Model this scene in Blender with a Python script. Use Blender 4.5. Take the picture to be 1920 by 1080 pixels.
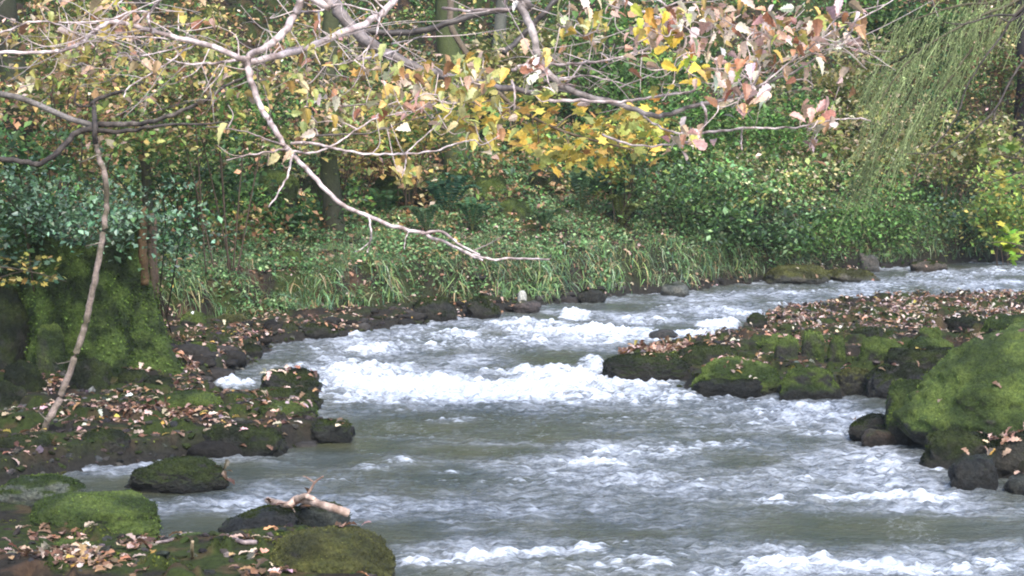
import bpy, math, random
import numpy as np
from mathutils import Vector
from mathutils.bvhtree import BVHTree

random.seed(7)
rng = np.random.default_rng(11)
S = bpy.context.scene
for o in list(bpy.data.objects):
    bpy.data.objects.remove(o)

# ------------------------------------------------------------------ camera
CZ = 2.9
F = 3733.0                       # focal length in photo pixels (70 mm on a 36 mm sensor)
PITCH = math.atan(360.0 / F)
cam = bpy.data.objects.new("camera", bpy.data.cameras.new("camera"))
S.collection.objects.link(cam)
cam.location = (0, 0, CZ)
cam.rotation_euler = (math.pi / 2 - PITCH, 0, 0)
cam.data.lens = 70.0
cam.data.sensor_width = 36.0
cam.data.clip_start = 0.1
cam.data.clip_end = 500
S.camera = cam

# ------------------------------------------------------------------ light
SUN_EL, SUN_AZ = 48.0, 165.0      # degrees; azimuth clockwise from +Y
world = bpy.data.worlds.new("World")
S.world = world
world.use_nodes = True
wn = world.node_tree
wn.nodes.clear()
wo = wn.nodes.new("ShaderNodeOutputWorld")
wb = wn.nodes.new("ShaderNodeBackground")
sky = wn.nodes.new("ShaderNodeTexSky")
sky.sky_type = 'NISHITA'
sky.sun_disc = False
sky.sun_elevation = math.radians(SUN_EL)
sky.sun_rotation = math.radians(SUN_AZ)
sky.dust_density = 1.5
sky.air_density = 1.0
wb.inputs['Strength'].default_value = 0.15
wn.links.new(sky.outputs[0], wb.inputs[0])
wn.links.new(wb.outputs[0], wo.inputs[0])
sl = bpy.data.lights.new("sun", 'SUN')
sl.energy = 1.8
sl.angle = math.radians(25)
sl.color = (1.0, 0.96, 0.9)
sun = bpy.data.objects.new("sun", sl)
S.collection.objects.link(sun)
az = math.radians(SUN_AZ)
sd = Vector((math.sin(az) * math.cos(math.radians(SUN_EL)), math.cos(az) * math.cos(math.radians(SUN_EL)), math.sin(math.radians(SUN_EL))))
sun.rotation_euler = sd.to_track_quat('Z', 'Y').to_euler()
sun.location = (0, 0, 30)
S.view_settings.view_transform = 'Standard'
S.view_settings.look = 'None'
S.view_settings.gamma = 1.0
S.view_settings.exposure = 1.45
S.render.engine = 'CYCLES'
S.cycles.filter_width = 2.0
S.cycles.max_bounces = 5
S.cycles.diffuse_bounces = 3
S.cycles.glossy_bounces = 2
S.cycles.transmission_bounces = 3
S.cycles.use_denoising = True
S.cycles.sample_clamp_indirect = 6

# ------------------------------------------------------------------ pixel helpers
CP, SP = math.cos(PITCH), math.sin(PITCH)
def ray(px, py):
    u = (px - 960.0) / F; v = (540.0 - py) / F
    return u, CP + v * SP, -SP + v * CP
def G(px, py, z=0.0):            # the point of height z under a photo pixel
    dx, dy, dz = ray(px, py); t = (z - CZ) / dz
    return np.array([dx * t, dy * t, z])
def D(px, py, Y):                # the point at distance Y
    dx, dy, dz = ray(px, py); t = Y / dy
    return np.array([dx * t, Y, CZ + dz * t])

# ------------------------------------------------------------------ noise
def _h(ix, iy, iz, seed):
    h = (ix.astype(np.int64) * 374761393 + iy.astype(np.int64) * 668265263 + iz.astype(np.int64) * 2147483647 + seed * 1274126177) & 0xFFFFFFFF
    h = ((h ^ (h >> 13)) * 1274126177) & 0xFFFFFFFF
    return ((h ^ (h >> 16)) & 0xFFFFFF) / float(0x1000000) * 2 - 1
def noise2(x, y, seed=0):
    ix = np.floor(x); iy = np.floor(y); fx = x - ix; fy = y - iy
    ux = fx * fx * fx * (fx * (fx * 6 - 15) + 10); uy = fy * fy * fy * (fy * (fy * 6 - 15) + 10)
    z = np.zeros_like(ix)
    def g(dx, dy):
        a = _h(ix + dx, iy + dy, z, seed) * math.pi
        return np.cos(a) * (fx - dx) + np.sin(a) * (fy - dy)
    a = g(0, 0); b = g(1, 0); c = g(0, 1); d = g(1, 1)
    return ((a + (b - a) * ux) * (1 - uy) + (c + (d - c) * ux) * uy) * 1.5
def fbm2(x, y, seed=0, o=4, gain=0.5):
    s = 0; a = 1
    for i in range(o):
        s = s + a * noise2(x * 2 ** i, y * 2 ** i, seed + i * 17); a *= gain
    return s
def noise3(x, y, z, seed=0):
    ix = np.floor(x); iy = np.floor(y); iz = np.floor(z)
    fx = x - ix; fy = y - iy; fz = z - iz
    ux = fx * fx * (3 - 2 * fx); uy = fy * fy * (3 - 2 * fy); uz = fz * fz * (3 - 2 * fz)
    r = 0
    for dx in (0, 1):
        for dy in (0, 1):
            for dz in (0, 1):
                w = (ux if dx else 1 - ux) * (uy if dy else 1 - uy) * (uz if dz else 1 - uz)
                r = r + w * _h(ix + dx, iy + dy, iz + dz, seed)
    return r
def sstep(a, b, x):
    t = np.clip((x - a) / (b - a), 0, 1); return t * t * (3 - 2 * t)

# ------------------------------------------------------------------ mesh + tags
def new_mesh(name, V, loops, tot, mat, parent=None, col=None, smooth=False, attrs=None):
    me = bpy.data.meshes.new(name)
    V = np.asarray(V, dtype=np.float32); loops = np.asarray(loops, dtype=np.int32).ravel(); tot = np.asarray(tot, dtype=np.int32)
    me.vertices.add(len(V)); me.vertices.foreach_set('co', V.ravel())
    me.loops.add(len(loops)); me.loops.foreach_set('vertex_index', loops)
    st = np.zeros(len(tot), dtype=np.int32); st[1:] = np.cumsum(tot)[:-1]
    me.polygons.add(len(tot)); me.polygons.foreach_set('loop_start', st); me.polygons.foreach_set('loop_total', tot)
    me.polygons.foreach_set('use_smooth', np.full(len(tot), smooth, dtype=bool))
    me.update(calc_edges=True)
    if col is not None:
        a = me.color_attributes.new('Col', 'FLOAT_COLOR', 'POINT')
        c4 = np.ones((len(V), 4), dtype=np.float32); c4[:, :3] = col
        a.data.foreach_set('color', c4.ravel())
    for k, v in (attrs or {}).items():
        a = me.attributes.new(k, 'FLOAT', 'POINT'); a.data.foreach_set('value', np.asarray(v, dtype=np.float32))
    me.materials.append(mat)
    o = bpy.data.objects.new(name, me); S.collection.objects.link(o)
    if parent is not None: o.parent = parent
    return o
def thing(name, label, cat, loc=(0, 0, 0), group=None):
    o = bpy.data.objects.new(name, None); S.collection.objects.link(o)
    o.location = loc; o.empty_display_size = 0.1
    tag(o, label, cat, group); return o
def tag(o, label=None, cat=None, group=None, kind=None):
    if label: o['label'] = label
    if cat: o['category'] = cat
    if group: o['group'] = group
    if kind: o['kind'] = kind
    return o
class Bag:                        # collects geometry, then becomes ONE mesh object
    def __init__(s): s.v = []; s.l = []; s.t = []; s.c = []; s.n = 0
    def add(s, V, loops, tot, col):
        V = np.asarray(V).reshape(-1, 3); s.v.append(V); s.l.append(np.asarray(loops).ravel() + s.n); s.t.append(np.asarray(tot).ravel())
        s.c.append(np.broadcast_to(np.asarray(col, dtype=float), V.shape)); s.n += len(V)
    def make(s, name, mat, parent=None, smooth=False, origin=None):
        if not s.n: return None
        V = np.concatenate(s.v)
        if origin is not None: V = V - np.asarray(origin)
        return new_mesh(name, V, np.concatenate(s.l), np.concatenate(s.t), mat, parent, np.concatenate(s.c), smooth)

# ------------------------------------------------------------------ materials
def nodes(name):
    m = bpy.data.materials.new(name); m.use_nodes = True; n = m.node_tree; n.nodes.clear()
    out = n.nodes.new('ShaderNodeOutputMaterial'); return m, n, out
def N(n, t, **k):
    x = n.nodes.new(t)
    for a, b in k.items():
        if a in x.inputs: x.inputs[a].default_value = b
        else: setattr(x, a, b)
    return x
def tex(n, scale, detail=4, rough=0.6, vec=None, sc=None):
    t = N(n, 'ShaderNodeTexNoise'); t.inputs['Scale'].default_value = scale; t.inputs['Detail'].default_value = detail; t.inputs['Roughness'].default_value = rough
    g = n.nodes.new('ShaderNodeNewGeometry'); src = g.outputs['Position']
    if sc:
        mp = n.nodes.new('ShaderNodeMapping'); mp.inputs['Scale'].default_value = sc; n.links.new(src, mp.inputs[0]); src = mp.outputs[0]
    n.links.new(src, t.inputs['Vector']); return t
def ramp(n, src, stops):
    r = n.nodes.new('ShaderNodeValToRGB'); e = r.color_ramp.elements
    while len(e) < len(stops): e.new(0.5)
    for i, (p, c) in enumerate(stops): e[i].position = p; e[i].color = (*c, 1) if len(c) == 3 else c
    n.links.new(src, r.inputs[0]); return r.outputs[0]
def mixc(n, f, a, b, mode='MIX'):
    m = n.nodes.new('ShaderNodeMix'); m.data_type = 'RGBA'; m.blend_type = mode
    for i, v in ((0, f), (6, a), (7, b)):
        if hasattr(v, 'links'): n.links.new(v, m.inputs[i])
        elif i == 0: m.inputs[0].default_value = v
        else: m.inputs[i].default_value = (*v, 1)
    return m.outputs[2]
def mth(n, op, a, b=0.0, c=None):
    m = n.nodes.new('ShaderNodeMath'); m.operation = op
    for i, v in enumerate((a, b) if c is None else (a, b, c)):
        if hasattr(v, 'links'): n.links.new(v, m.inputs[i])
        else: m.inputs[i].default_value = v
    return m.outputs[0]
def bump(n, h, strength, dist):
    b = n.nodes.new('ShaderNodeBump'); b.inputs['Strength'].default_value = strength; b.inputs['Distance'].default_value = dist
    n.links.new(h, b.inputs['Height']); return b.outputs[0]

def leaf_mat(name, trans=0.3, rough=0.5, spec=0.3):
    m, n, out = nodes(name)
    a = N(n, 'ShaderNodeAttribute', attribute_name='Col')
    t = tex(n, 60, 2)
    c = mixc(n, 1.0, a.outputs['Color'], ramp(n, t.outputs['Fac'], [(0.3, (0.7, 0.7, 0.7)), (0.7, (1.2, 1.2, 1.2))]), 'MULTIPLY')
    p = N(n, 'ShaderNodeBsdfPrincipled'); p.inputs['Roughness'].default_value = rough; p.inputs['Specular IOR Level'].default_value = spec
    n.links.new(c, p.inputs['Base Color'])
    tr = n.nodes.new('ShaderNodeBsdfTranslucent'); n.links.new(c, tr.inputs[0])
    mx = n.nodes.new('ShaderNodeMixShader'); mx.inputs[0].default_value = trans
    n.links.new(p.outputs[0], mx.inputs[1]); n.links.new(tr.outputs[0], mx.inputs[2]); n.links.new(mx.outputs[0], out.inputs[0])
    return m
def col_mat(name, rough=0.8, spec=0.3, bscale=40, bdist=0.01, bstr=0.6, vary=0.5):
    m, n, out = nodes(name)
    a = N(n, 'ShaderNodeAttribute', attribute_name='Col')
    t = tex(n, bscale, 6, 0.7); t2 = tex(n, bscale / 6, 4, 0.6)
    c = mixc(n, 1.0, a.outputs['Color'], ramp(n, t.outputs['Fac'], [(0.3, (1 - vary,) * 3), (0.7, (1 + vary,) * 3)]), 'MULTIPLY')
    p = N(n, 'ShaderNodeBsdfPrincipled'); p.inputs['Roughness'].default_value = rough; p.inputs['Specular IOR Level'].default_value = spec
    n.links.new(c, p.inputs['Base Color'])
    h = mth(n, 'ADD', t.outputs['Fac'], mth(n, 'MULTIPLY', t2.outputs['Fac'], 2.0))
    n.links.new(bump(n, h, bstr, bdist), p.inputs['Normal'])
    n.links.new(p.outputs[0], out.inputs[0]); return m
M_leaf = leaf_mat('leaf_surface'); M_dry = leaf_mat('dry_leaf_surface', 0.2, 0.45, 0.5)
M_gloss = leaf_mat('glossy_leaf_surface', 0.15, 0.4, 0.5)
M_grass = leaf_mat('grass_blade_surface', 0.3, 0.5, 0.35)
M_moss = leaf_mat('moss_tuft_surface', 0.25, 0.8, 0.1)
M_bark = col_mat('bark_surface', 0.8, 0.25, 45, 0.012, 0.7, 0.45)
M_pale = col_mat('pale_bark_surface', 0.5, 0.4, 38, 0.004, 0.5, 0.45)
M_ground = col_mat('ground_surface', 0.9, 0.2, 22, 0.03, 0.8, 0.5)
def rock_mat():
    m, n, out = nodes('mossy_rock_surface')
    a = N(n, 'ShaderNodeAttribute', attribute_name='Col')          # colour of the stone and moss
    w = N(n, 'ShaderNodeAttribute', attribute_name='moss')
    t = tex(n, 42, 8, 0.8); t2 = tex(n, 7, 5, 0.7); t3 = tex(n, 160, 3, 0.6)
    c = mixc(n, 1.0, a.outputs['Color'], ramp(n, t.outputs['Fac'], [(0.33, (0.25, 0.28, 0.3)), (0.67, (1.8, 1.75, 1.6))]), 'MULTIPLY')
    c = mixc(n, 1.0, c, ramp(n, t2.outputs['Fac'], [(0.33, (0.65, 0.75, 0.75)), (0.67, (1.25, 1.2, 1.05))]), 'MULTIPLY')
    p = N(n, 'ShaderNodeBsdfPrincipled'); p.inputs['Specular IOR Level'].default_value = 0.4
    n.links.new(mth(n, 'MULTIPLY_ADD', w.outputs['Fac'], 0.45, 0.45), p.inputs['Roughness'])
    n.links.new(c, p.inputs['Base Color'])
    h = mth(n, 'ADD', mth(n, 'ADD', t.outputs['Fac'], mth(n, 'MULTIPLY', t2.outputs['Fac'], 3.0)), mth(n, 'MULTIPLY', t3.outputs['Fac'], 0.4))
    n.links.new(bump(n, h, 1.0, 0.035), p.inputs['Normal'])
    n.links.new(p.outputs[0], out.inputs[0]); return m
M_rock = rock_mat()
def water_mat():
    m, n, out = nodes('water_surface')
    fo = N(n, 'ShaderNodeAttribute', attribute_name='foam'); ch = N(n, 'ShaderNodeAttribute', attribute_name='chop')
    t1 = tex(n, 9, 5, 0.65, sc=(0.8, 1.2, 1)); t2 = tex(n, 26, 4, 0.6, sc=(0.8, 1.3, 1)); t3 = tex(n, 15, 6, 0.72, sc=(0.42, 1.5, 1)); t4 = tex(n, 1.3, 3, 0.5)
    base = ramp(n, t4.outputs['Fac'], [(0.3, (0.034, 0.042, 0.026)), (0.7, (0.072, 0.072, 0.034))])
    f = mth(n, 'ADD', fo.outputs['Fac'], mth(n, 'ADD', mth(n, 'MULTIPLY', mth(n, 'SUBTRACT', t3.outputs['Fac'], 0.5), 2.4), mth(n, 'MULTIPLY', mth(n, 'SUBTRACT', t2.outputs['Fac'], 0.5), 0.6)))
    r = n.nodes.new('ShaderNodeMapRange'); r.inputs['From Min'].default_value = 0.18; r.inputs['From Max'].default_value = 1.0; r.interpolation_type = 'SMOOTHSTEP'
    n.links.new(f, r.inputs['Value'])
    t5 = tex(n, 7.5, 8, 0.8, sc=(0.38, 1.3, 1)); t6 = tex(n, 45, 4, 0.7); sm = n.nodes.new('ShaderNodeMapRange'); sm.interpolation_type = 'SMOOTHSTEP'; sm.inputs['From Min'].default_value = 0.48; sm.inputs['From Max'].default_value = 0.74; n.links.new(mth(n, 'MULTIPLY_ADD', ch.outputs['Fac'], 0.10, t5.outputs['Fac']), sm.inputs['Value'])
    aer_glint = mth(n, 'MULTIPLY', mth(n, 'POWER', ch.outputs['Fac'], 1.5), mth(n, 'MULTIPLY_ADD', sm.outputs[0], 0.8, 0.02))               # bubbles in the riffle, with sky glints painted in as pale streaks
    fac = mth(n, 'MAXIMUM', r.outputs[0], aer_glint)
    p = N(n, 'ShaderNodeBsdfPrincipled'); p.inputs['IOR'].default_value = 1.33; p.inputs['Roughness'].default_value = 0.07
    n.links.new(mixc(n, mth(n, 'MULTIPLY', ch.outputs['Fac'], 0.62), base, (0.15, 0.17, 0.21)), p.inputs['Base Color'])  # choppy water paler: bubbles, plus sky reflection put into the base colour
    h = mth(n, 'ADD', t1.outputs['Fac'], mth(n, 'MULTIPLY', t2.outputs['Fac'], 0.45))
    hs = mth(n, 'MULTIPLY', h, mth(n, 'MULTIPLY_ADD', ch.outputs['Fac'], 2.2, 0.2))
    n.links.new(bump(n, hs, 1.0, 0.05), p.inputs['Normal'])
    q = N(n, 'ShaderNodeBsdfPrincipled'); q.inputs['Base Color'].default_value = (0.80, 0.85, 0.95, 1); q.inputs['Roughness'].default_value = 0.45
    n.links.new(bump(n, mth(n, 'ADD', t3.outputs['Fac'], t2.outputs['Fac']), 0.9, 0.05), q.inputs['Normal'])
    mx = n.nodes.new('ShaderNodeMixShader'); n.links.new(fac, mx.inputs[0]); n.links.new(p.outputs[0], mx.inputs[1]); n.links.new(q.outputs[0], mx.inputs[2])
    n.links.new(mx.outputs[0], out.inputs[0]); return m
M_water = water_mat()

# ------------------------------------------------------------------ land outline (world, metres)
def g2(*pts, z=0.0): return [tuple(G(x, y, z)[:2]) for x, y in pts]
LEFT = [(0.2, 8.0)] + g2((745, 1085), (700, 1050), (640, 1022), (560, 1012), (470, 1022), (300, 1040), (200, 1005), (70, 972), (-30, 950), (-60, 925),
    (60, 900), (150, 884), (250, 868), (380, 857), (500, 850), (600, 832), (645, 822), (605, 795), (590, 770), (470, 768), (400, 738), (395, 718), (455, 696),
    (490, 668), (520, 643), (640, 634), (740, 616), (800, 604), (870, 598), (940, 585), (1000, 577), (1060, 566), (1200, 551), (1300, 545), (1400, 532),
    (1560, 516), (1620, 506), (1720, 498), (1920, 488), (2100, 480), (2500, 470)) + [(45, 52), (60, 120), (-60, 120), (-60, -8), (-3, -8)]
BAR = g2((1120, 713), (1250, 716), (1300, 738), (1450, 741), (1560, 744), (1640, 738), (1700, 750), (1760, 800), (1800, 850), (1880, 905), (1990, 930), (2150, 950)) + [(6, 12.2), (9, 9), (60, 6), (60, 20)] + \
    g2((2600, 552), (2200, 556), (1920, 566), (1700, 573), (1560, 580), (1450, 598), (1385, 620), (1372, 642), (1250, 658), (1165, 676))
def signed(poly, X, Y):          # + inside
    P = np.array(poly); d = np.full(X.shape, 1e9); ins = np.zeros(X.shape, bool)
    for i in range(len(P)):
        a = P[i]; b = P[(i + 1) % len(P)]; e = b - a
        t = np.clip(((X - a[0]) * e[0] + (Y - a[1]) * e[1]) / (e @ e), 0, 1)
        d = np.minimum(d, np.hypot(X - a[0] - t * e[0], Y - a[1] - t * e[1]))
        if a[1] != b[1]:
            c = ((a[1] > Y) != (b[1] > Y)) & (X < (b[0] - a[0]) * (Y - a[1]) / (b[1] - a[1]) + a[0]); ins ^= c
    return np.where(ins, d, -d)
MW = [2.4, 1.7, 0.9, 0.15, 0.18, 0.2]
def terrace(z, h, X, Y):
    u = z / h + .45 * noise2(X * 1.3, Y * 1.3, 77); f = u - np.floor(u)
    return z + h * (sstep(.3, .62, f) - f) * .9
def terrain(X, Y):
    sl_ = signed(LEFT, X, Y) + 0.12 * noise2(X * 1.7, Y * 1.7, 3) + 0.05 * noise2(X * 6, Y * 6, 4)
    sb = signed(BAR, X, Y) + 0.06 * noise2(X * 3, Y * 3, 5)
    near = sstep(14.2, 13.2, Y)                       # mossy foreground
    far = sstep(22.5, 24.5, Y + 0.25 * np.minimum(X + 3, 0))
    mw = np.interp(X, [-6, -3.2, -1, 0.3, 3, 8], MW)
    ledge = 0.16 * sstep(0, 0.25, sl_) + 0.05 * np.clip(sl_ - 0.2, 0, 6)
    fg = 0.14 * sstep(0, 0.35, sl_) + 0.03 * np.clip(sl_, 0, 3)
    bank = 0.10 * sstep(0, 0.15, sl_) + 0.40 * sstep(mw, mw + 0.45, sl_) + np.interp(X, [-4, 0, 4], [.12, .22, .28]) * np.clip(sl_ - mw, 0, 60)
    k = np.interp(X, [-8, 2, 6, 12], [5.5, 5.5, 2.6, 1.6])
    h2 = np.clip(sl_ - k, 0, 60)
    hill = 0.50 * (np.sqrt(h2 * h2 + 1.0) - 1.0)
    z = (ledge * (1 - far) + bank * far) * (1 - near) + fg * near + hill * sstep(16, 22, Y)
    z = np.minimum(z, 16 + 0.02 * z)
    lump = (0.055 * fbm2(X * 1.9, Y * 1.9, 21, 3) + 0.03 * np.abs(fbm2(X * 5, Y * 5, 31, 3)))
    z = z + lump * sstep(0.02, 0.5, sl_) * np.interp(Y, [20, 30, 50], [1, 1.5, 4])
    z = np.where(far * sstep(0, .6, sl_) < .5, np.where(sl_ > .1, terrace(z, .085, X, Y), z), z)
    zl = np.where(sl_ > 0, z, np.maximum(-0.45, sl_ * 0.9))
    bz = 0.15 * sstep(0, 0.22, sb) + 0.06 * sstep(0.3, 2.5, sb) + 0.10 * np.clip(sb - 4, 0, 10) + (0.085 * fbm2(X * 2.3, Y * 2.3, 41, 3) + 0.05 * np.abs(fbm2(X * 5, Y * 5, 51, 3))) * sstep(0.0, 0.4, sb)
    bz = np.where(sb > .12, terrace(bz, .08, X, Y), bz)
    zb = np.where(sb > 0, bz, np.maximum(-0.45, sb * 1.2))
    return np.maximum(zl, zb), sl_, sb

gy = np.concatenate([np.linspace(-8, 9, 40)[:-1], 9 + (np.exp(np.linspace(0, 1, 760) * math.log(1 + 91 / 12)) - 1) * 12])
gu = np.sinh(np.linspace(-2.9, 2.9, 1150)); gu = gu / gu.max()
def terr_x(u, y): return u * (18 + np.maximum(y, 0) * 0.62)
YY, UU = np.meshgrid(gy, gu, indexing='ij'); XX = terr_x(UU, YY)
ZZ, SLs, SBs = terrain(XX, YY)
def grid_faces(r, c):
    i = np.arange((r - 1) * c).reshape(r - 1, c)[:, :-1].ravel()
    return np.stack([i, i + 1, i + 1 + c, i + c], 1)
# colour of the ground itself
soil = np.array([0.022, 0.0185, 0.014]); litter = np.array([0.085, 0.05, 0.03]); mossc = np.array([0.03, 0.042, 0.010]); dark = np.array([0.022, 0.02, 0.017])
def ground_colour(X, Y, sl_, sb, z):
    a = fbm2(X * 1.6, Y * 1.6, 61, 4) + .25; b = fbm2(X * 4.5, Y * 4.5, 71, 3)
    m = sstep(-0.15, 0.3, a + 0.3 * b)[..., None]; l = sstep(0.05, 0.5, b - 0.4 * a)[..., None]
    c = soil * (1 - m) + mossc * m; c = c * (1 - 0.6 * l) + litter * 0.6 * l
    s = np.maximum(sl_, sb); e = sstep(0.35, 0.05, s)[..., None]
    # bare dark earth in the cut bank above the stream
    cut = (sstep(22, 24, Y) * sstep(1.9, 0.9, sl_) * (sl_ > -1))[..., None]
    c = c * (1 - 0.5 * cut) + dark * 0.5 * cut
    return c * (1 - e) + dark * e
GC = ground_colour(XX, YY, SLs, SBs, ZZ)
fa = grid_faces(len(gy), len(gu))
g_ob = new_mesh('ground', np.stack([XX, YY, ZZ], -1).reshape(-1, 3), fa, np.full(len(fa), 4), M_ground, col=GC.reshape(-1, 3), smooth=True)
tag(g_ob, 'earth banks and wooded hillside around the stream', kind='structure')
def hz(x, y):
    return terrain(np.atleast_1d(np.asarray(x, float)), np.atleast_1d(np.asarray(y, float)))[0]
def hz1(x, y): return float(hz(x, y)[0])

# ------------------------------------------------------------------ river
wy = -3 + 12 * np.exp(np.linspace(0, 1, 1150) * math.log(63 / 12.0))
wu = np.linspace(-1, 1, 1350)
WY, WU = np.meshgrid(wy, wu, indexing='ij'); WX = WU * (6.0 + 0.36 * np.maximum(WY, 0))
def blobs(lst):
    s = np.zeros_like(WX)
    for cx, cy, rx, ry, a in lst:
        c = G(cx, cy); R1 = rx * c[1] / F; R2 = (G(cx, cy - ry)[1] - G(cx, cy + ry)[1]) / 2
        dy = WY - c[1]; dx = WX - c[0] - dy * c[0] / c[1]
        q = (dx / R1) ** 2 + (dy / R2) ** 2
        s = np.maximum(s, a * np.exp(-q * q * 0.7)) if a > 0 else s
    return s
FO = [(900, 735, 390, 40, .42), (560, 700, 110, 25, .35), (950, 636, 330, 28, .38), (1400, 905, 420, 50, .16), (1250, 1050, 560, 36, .24), (1400, 790, 280, 30, .3), (1650, 540, 300, 16, .3), (680, 700, 110, 16, .95), (760, 722, 180, 18, 1.15), (900, 738, 230, 20, 1.1), (1060, 722, 150, 22, 1.0), (1180, 722, 90, 18, .8), (700, 745, 100, 18, .8),
      (1100, 745, 200, 16, .75), (1250, 748, 120, 14, .6), (640, 690, 60, 14, .8), (1040, 700, 120, 12, 1.0), (1110, 690, 25, 25, .9),
      (700, 660, 60, 10, .9), (790, 652, 90, 11, .6), (860, 630, 60, 12, .75), (1080, 594, 30, 10, 1.1), (990, 612, 100, 11, .75), (930, 640, 120, 9, .6), (1090, 625, 150, 10, 1.0), (1180, 636, 100, 9, .8), (1060, 645, 170, 7, .6),
      (1210, 605, 70, 8, .6), (1345, 612, 40, 10, 1.15), (1300, 632, 70, 8, .9), (1390, 590, 50, 6, .7), (1480, 572, 80, 5, .5), (1300, 580, 100, 6, .45),
      (620, 660, 60, 10, .5), (560, 690, 50, 8, .5), (440, 722, 38, 10, .95), (600, 730, 20, 20, .8),
      (1120, 872, 90, 7, .8), (1220, 850, 120, 12, .7), (1330, 835, 110, 10, .6), (1480, 800, 120, 14, .45), (1550, 815, 60, 5, .7), (1450, 770, 180, 14, .45), (1200, 790, 160, 9, .35),
      (1640, 934, 110, 8, 1.0), (1750, 937, 50, 7, 1.0), (1450, 942, 60, 7, .7), (1540, 920, 60, 8, .5), (1500, 905, 50, 6, .5), (1700, 885, 80, 9, .45),
      (790, 1056, 70, 8, .9), (880, 1046, 100, 9, .95), (990, 1036, 100, 8, .9), (1090, 1030, 60, 9, .9), (1150, 1060, 140, 16, .6), (1500, 1058, 110, 16, .95), (1640, 1064, 110, 16, .85), (1750, 1072, 80, 12, 1.0), (1870, 1066, 60, 14, .7), (1350, 1075, 70, 10, .7), (1480, 1025, 80, 8, .5),
      (700, 880, 40, 6, .55), (760, 870, 40, 6, .5), (600, 900, 60, 7, .45), (840, 885, 70, 5, .4), (1000, 905, 220, 18, .3), (1300, 900, 200, 20, .3), (850, 790, 60, 5, .5),
      (1780, 520, 110, 7, .5), (1650, 540, 100, 6, .45), (1880, 510, 60, 8, .6), (1540, 550, 90, 5, .45), (1860, 535, 60, 5, .5), (1720, 557, 60, 4, .4), (320, 940, 70, 5, .35), (380, 950, 60, 5, .3)]
SM = [(860, 805, 330, 30, .6), (1000, 985, 260, 20, .35), (1250, 1000, 200, 10, .5), (1060, 672, 110, 14, 1.0), (760, 800, 190, 22, .95), (1010, 815, 210, 14, .8), (640, 835, 150, 20, 1.0), (900, 845, 170, 12, .9), (620, 860, 120, 14, .7), (250, 915, 160, 26, .9), (380, 985, 120, 22, .95), (1650, 992, 320, 30, .9), (1420, 1005, 160, 10, .5),
      (740, 995, 120, 22, .85), (830, 965, 90, 10, .5), (1330, 800, 120, 5, .5), (1150, 820, 60, 6, .6), (480, 880, 100, 14, .7), (1100, 575, 120, 7, .6), (1450, 540, 130, 7, .55), (1800, 497, 120, 4, .6), (1240, 975, 110, 8, .35), (1660, 760, 60, 10, .5), (1050, 990, 120, 10, .3)]
foamD = blobs(FO); smooth_ = blobs(SM)
chop = np.clip(0.62 + 0.45 * fbm2(WX * 0.9, WY * 0.7, 81, 3), 0.2, 1) * (1 - smooth_ * 0.92)
chop = np.clip(np.maximum(chop, foamD * 0.9), 0.03, 1)
n1 = fbm2(WX * 1.7 + 0.4 * WY, WY * 2.2, 91, 3); n2 = fbm2(WX * 5.0, WY * 6.5, 101, 3, 0.6); n3 = fbm2(WX * 13, WY * 15, 111, 2)
WZ = chop * (0.026 * n1 + 0.030 * n2 + 0.017 * n3) + 0.004 * n1
WZ += foamD * (0.03 + 0.035 * n1 + 0.03 * n2 + 0.020 * n3) * np.interp(WY, [12, 17, 21], [.45, .6, 1])
dens = foamD * (1.0 + 0.25 * n1) + 0.34 * n2 * np.minimum(1, foamD * 2.5) + 0.22 * n3 * np.minimum(1, foamD * 2)
crest = np.clip((n2 - 0.55), 0, 1) * chop * 0.9                      # broken crests in the riffle
foam = np.clip(dens * 1.05 - 0.08 + crest, -0.6, 1.4) * 0.9 - 0.10
zt, wsl, wsb = terrain(WX, WY)
ok = (zt < 0.10) & ~((np.abs(WX) > 30) | (WY > 59))
fw = grid_faces(len(wy), len(wu)); okf = ok.ravel()
keep = okf[fw].any(1); fw = fw[keep]
used = np.unique(fw); remap = np.zeros(WX.size, int); remap[used] = np.arange(len(used))
w_ob = new_mesh('river', np.stack([WX, WY, WZ], -1).reshape(-1, 3)[used], remap[fw], np.full(len(fw), 4), M_water, smooth=True, attrs={'foam': foam.ravel()[used], 'chop': chop.ravel()[used]})
tag(w_ob, 'fast shallow stream with white rapids and olive pools', kind='structure')
del zt, wsl, wsb, n1, n2, n3

# ------------------------------------------------------------------ leaf templates
def tpl(V, faces): return np.array(V, float), np.concatenate([np.array(f) for f in faces]), np.array([len(f) for f in faces])
T_dia = tpl([(0, 0, 0), (0.5, -0.34, 0.1), (1, 0, -0.06), (0.5, 0.34, 0.1)], [(0, 1, 2), (0, 2, 3)])
def lobed(ts, ws, fold=0.35, curl=0.35):
    V = []; Fc = []
    for t in ts: V.append((t, 0, -curl * (t - 0.4) ** 2))
    n = len(ts)
    for sgn in (-1, 1):
        for t, w in zip(ts, ws): V.append((t + 0.35 * w * 0.4, sgn * w, fold * w - curl * (t - 0.4) ** 2))
    for i in range(n - 1):
        Fc.append((i, n + i, n + i + 1, i + 1)); Fc.append((i, i + 1, 2 * n + i + 1, 2 * n + i))
    return tpl(V, Fc)
T_oak = lobed([0, .08, .18, .27, .38, .48, .6, .7, .82, .92, 1], [.01, .04, .14, .11, .23, .18, .30, .23, .28, .19, .01])
T_lit = lobed([0, .14, .28, .42, .58, .74, .88, 1], [.02, .17, .10, .26, .16, .30, .2, .02], 0.35, 0.55)
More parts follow.
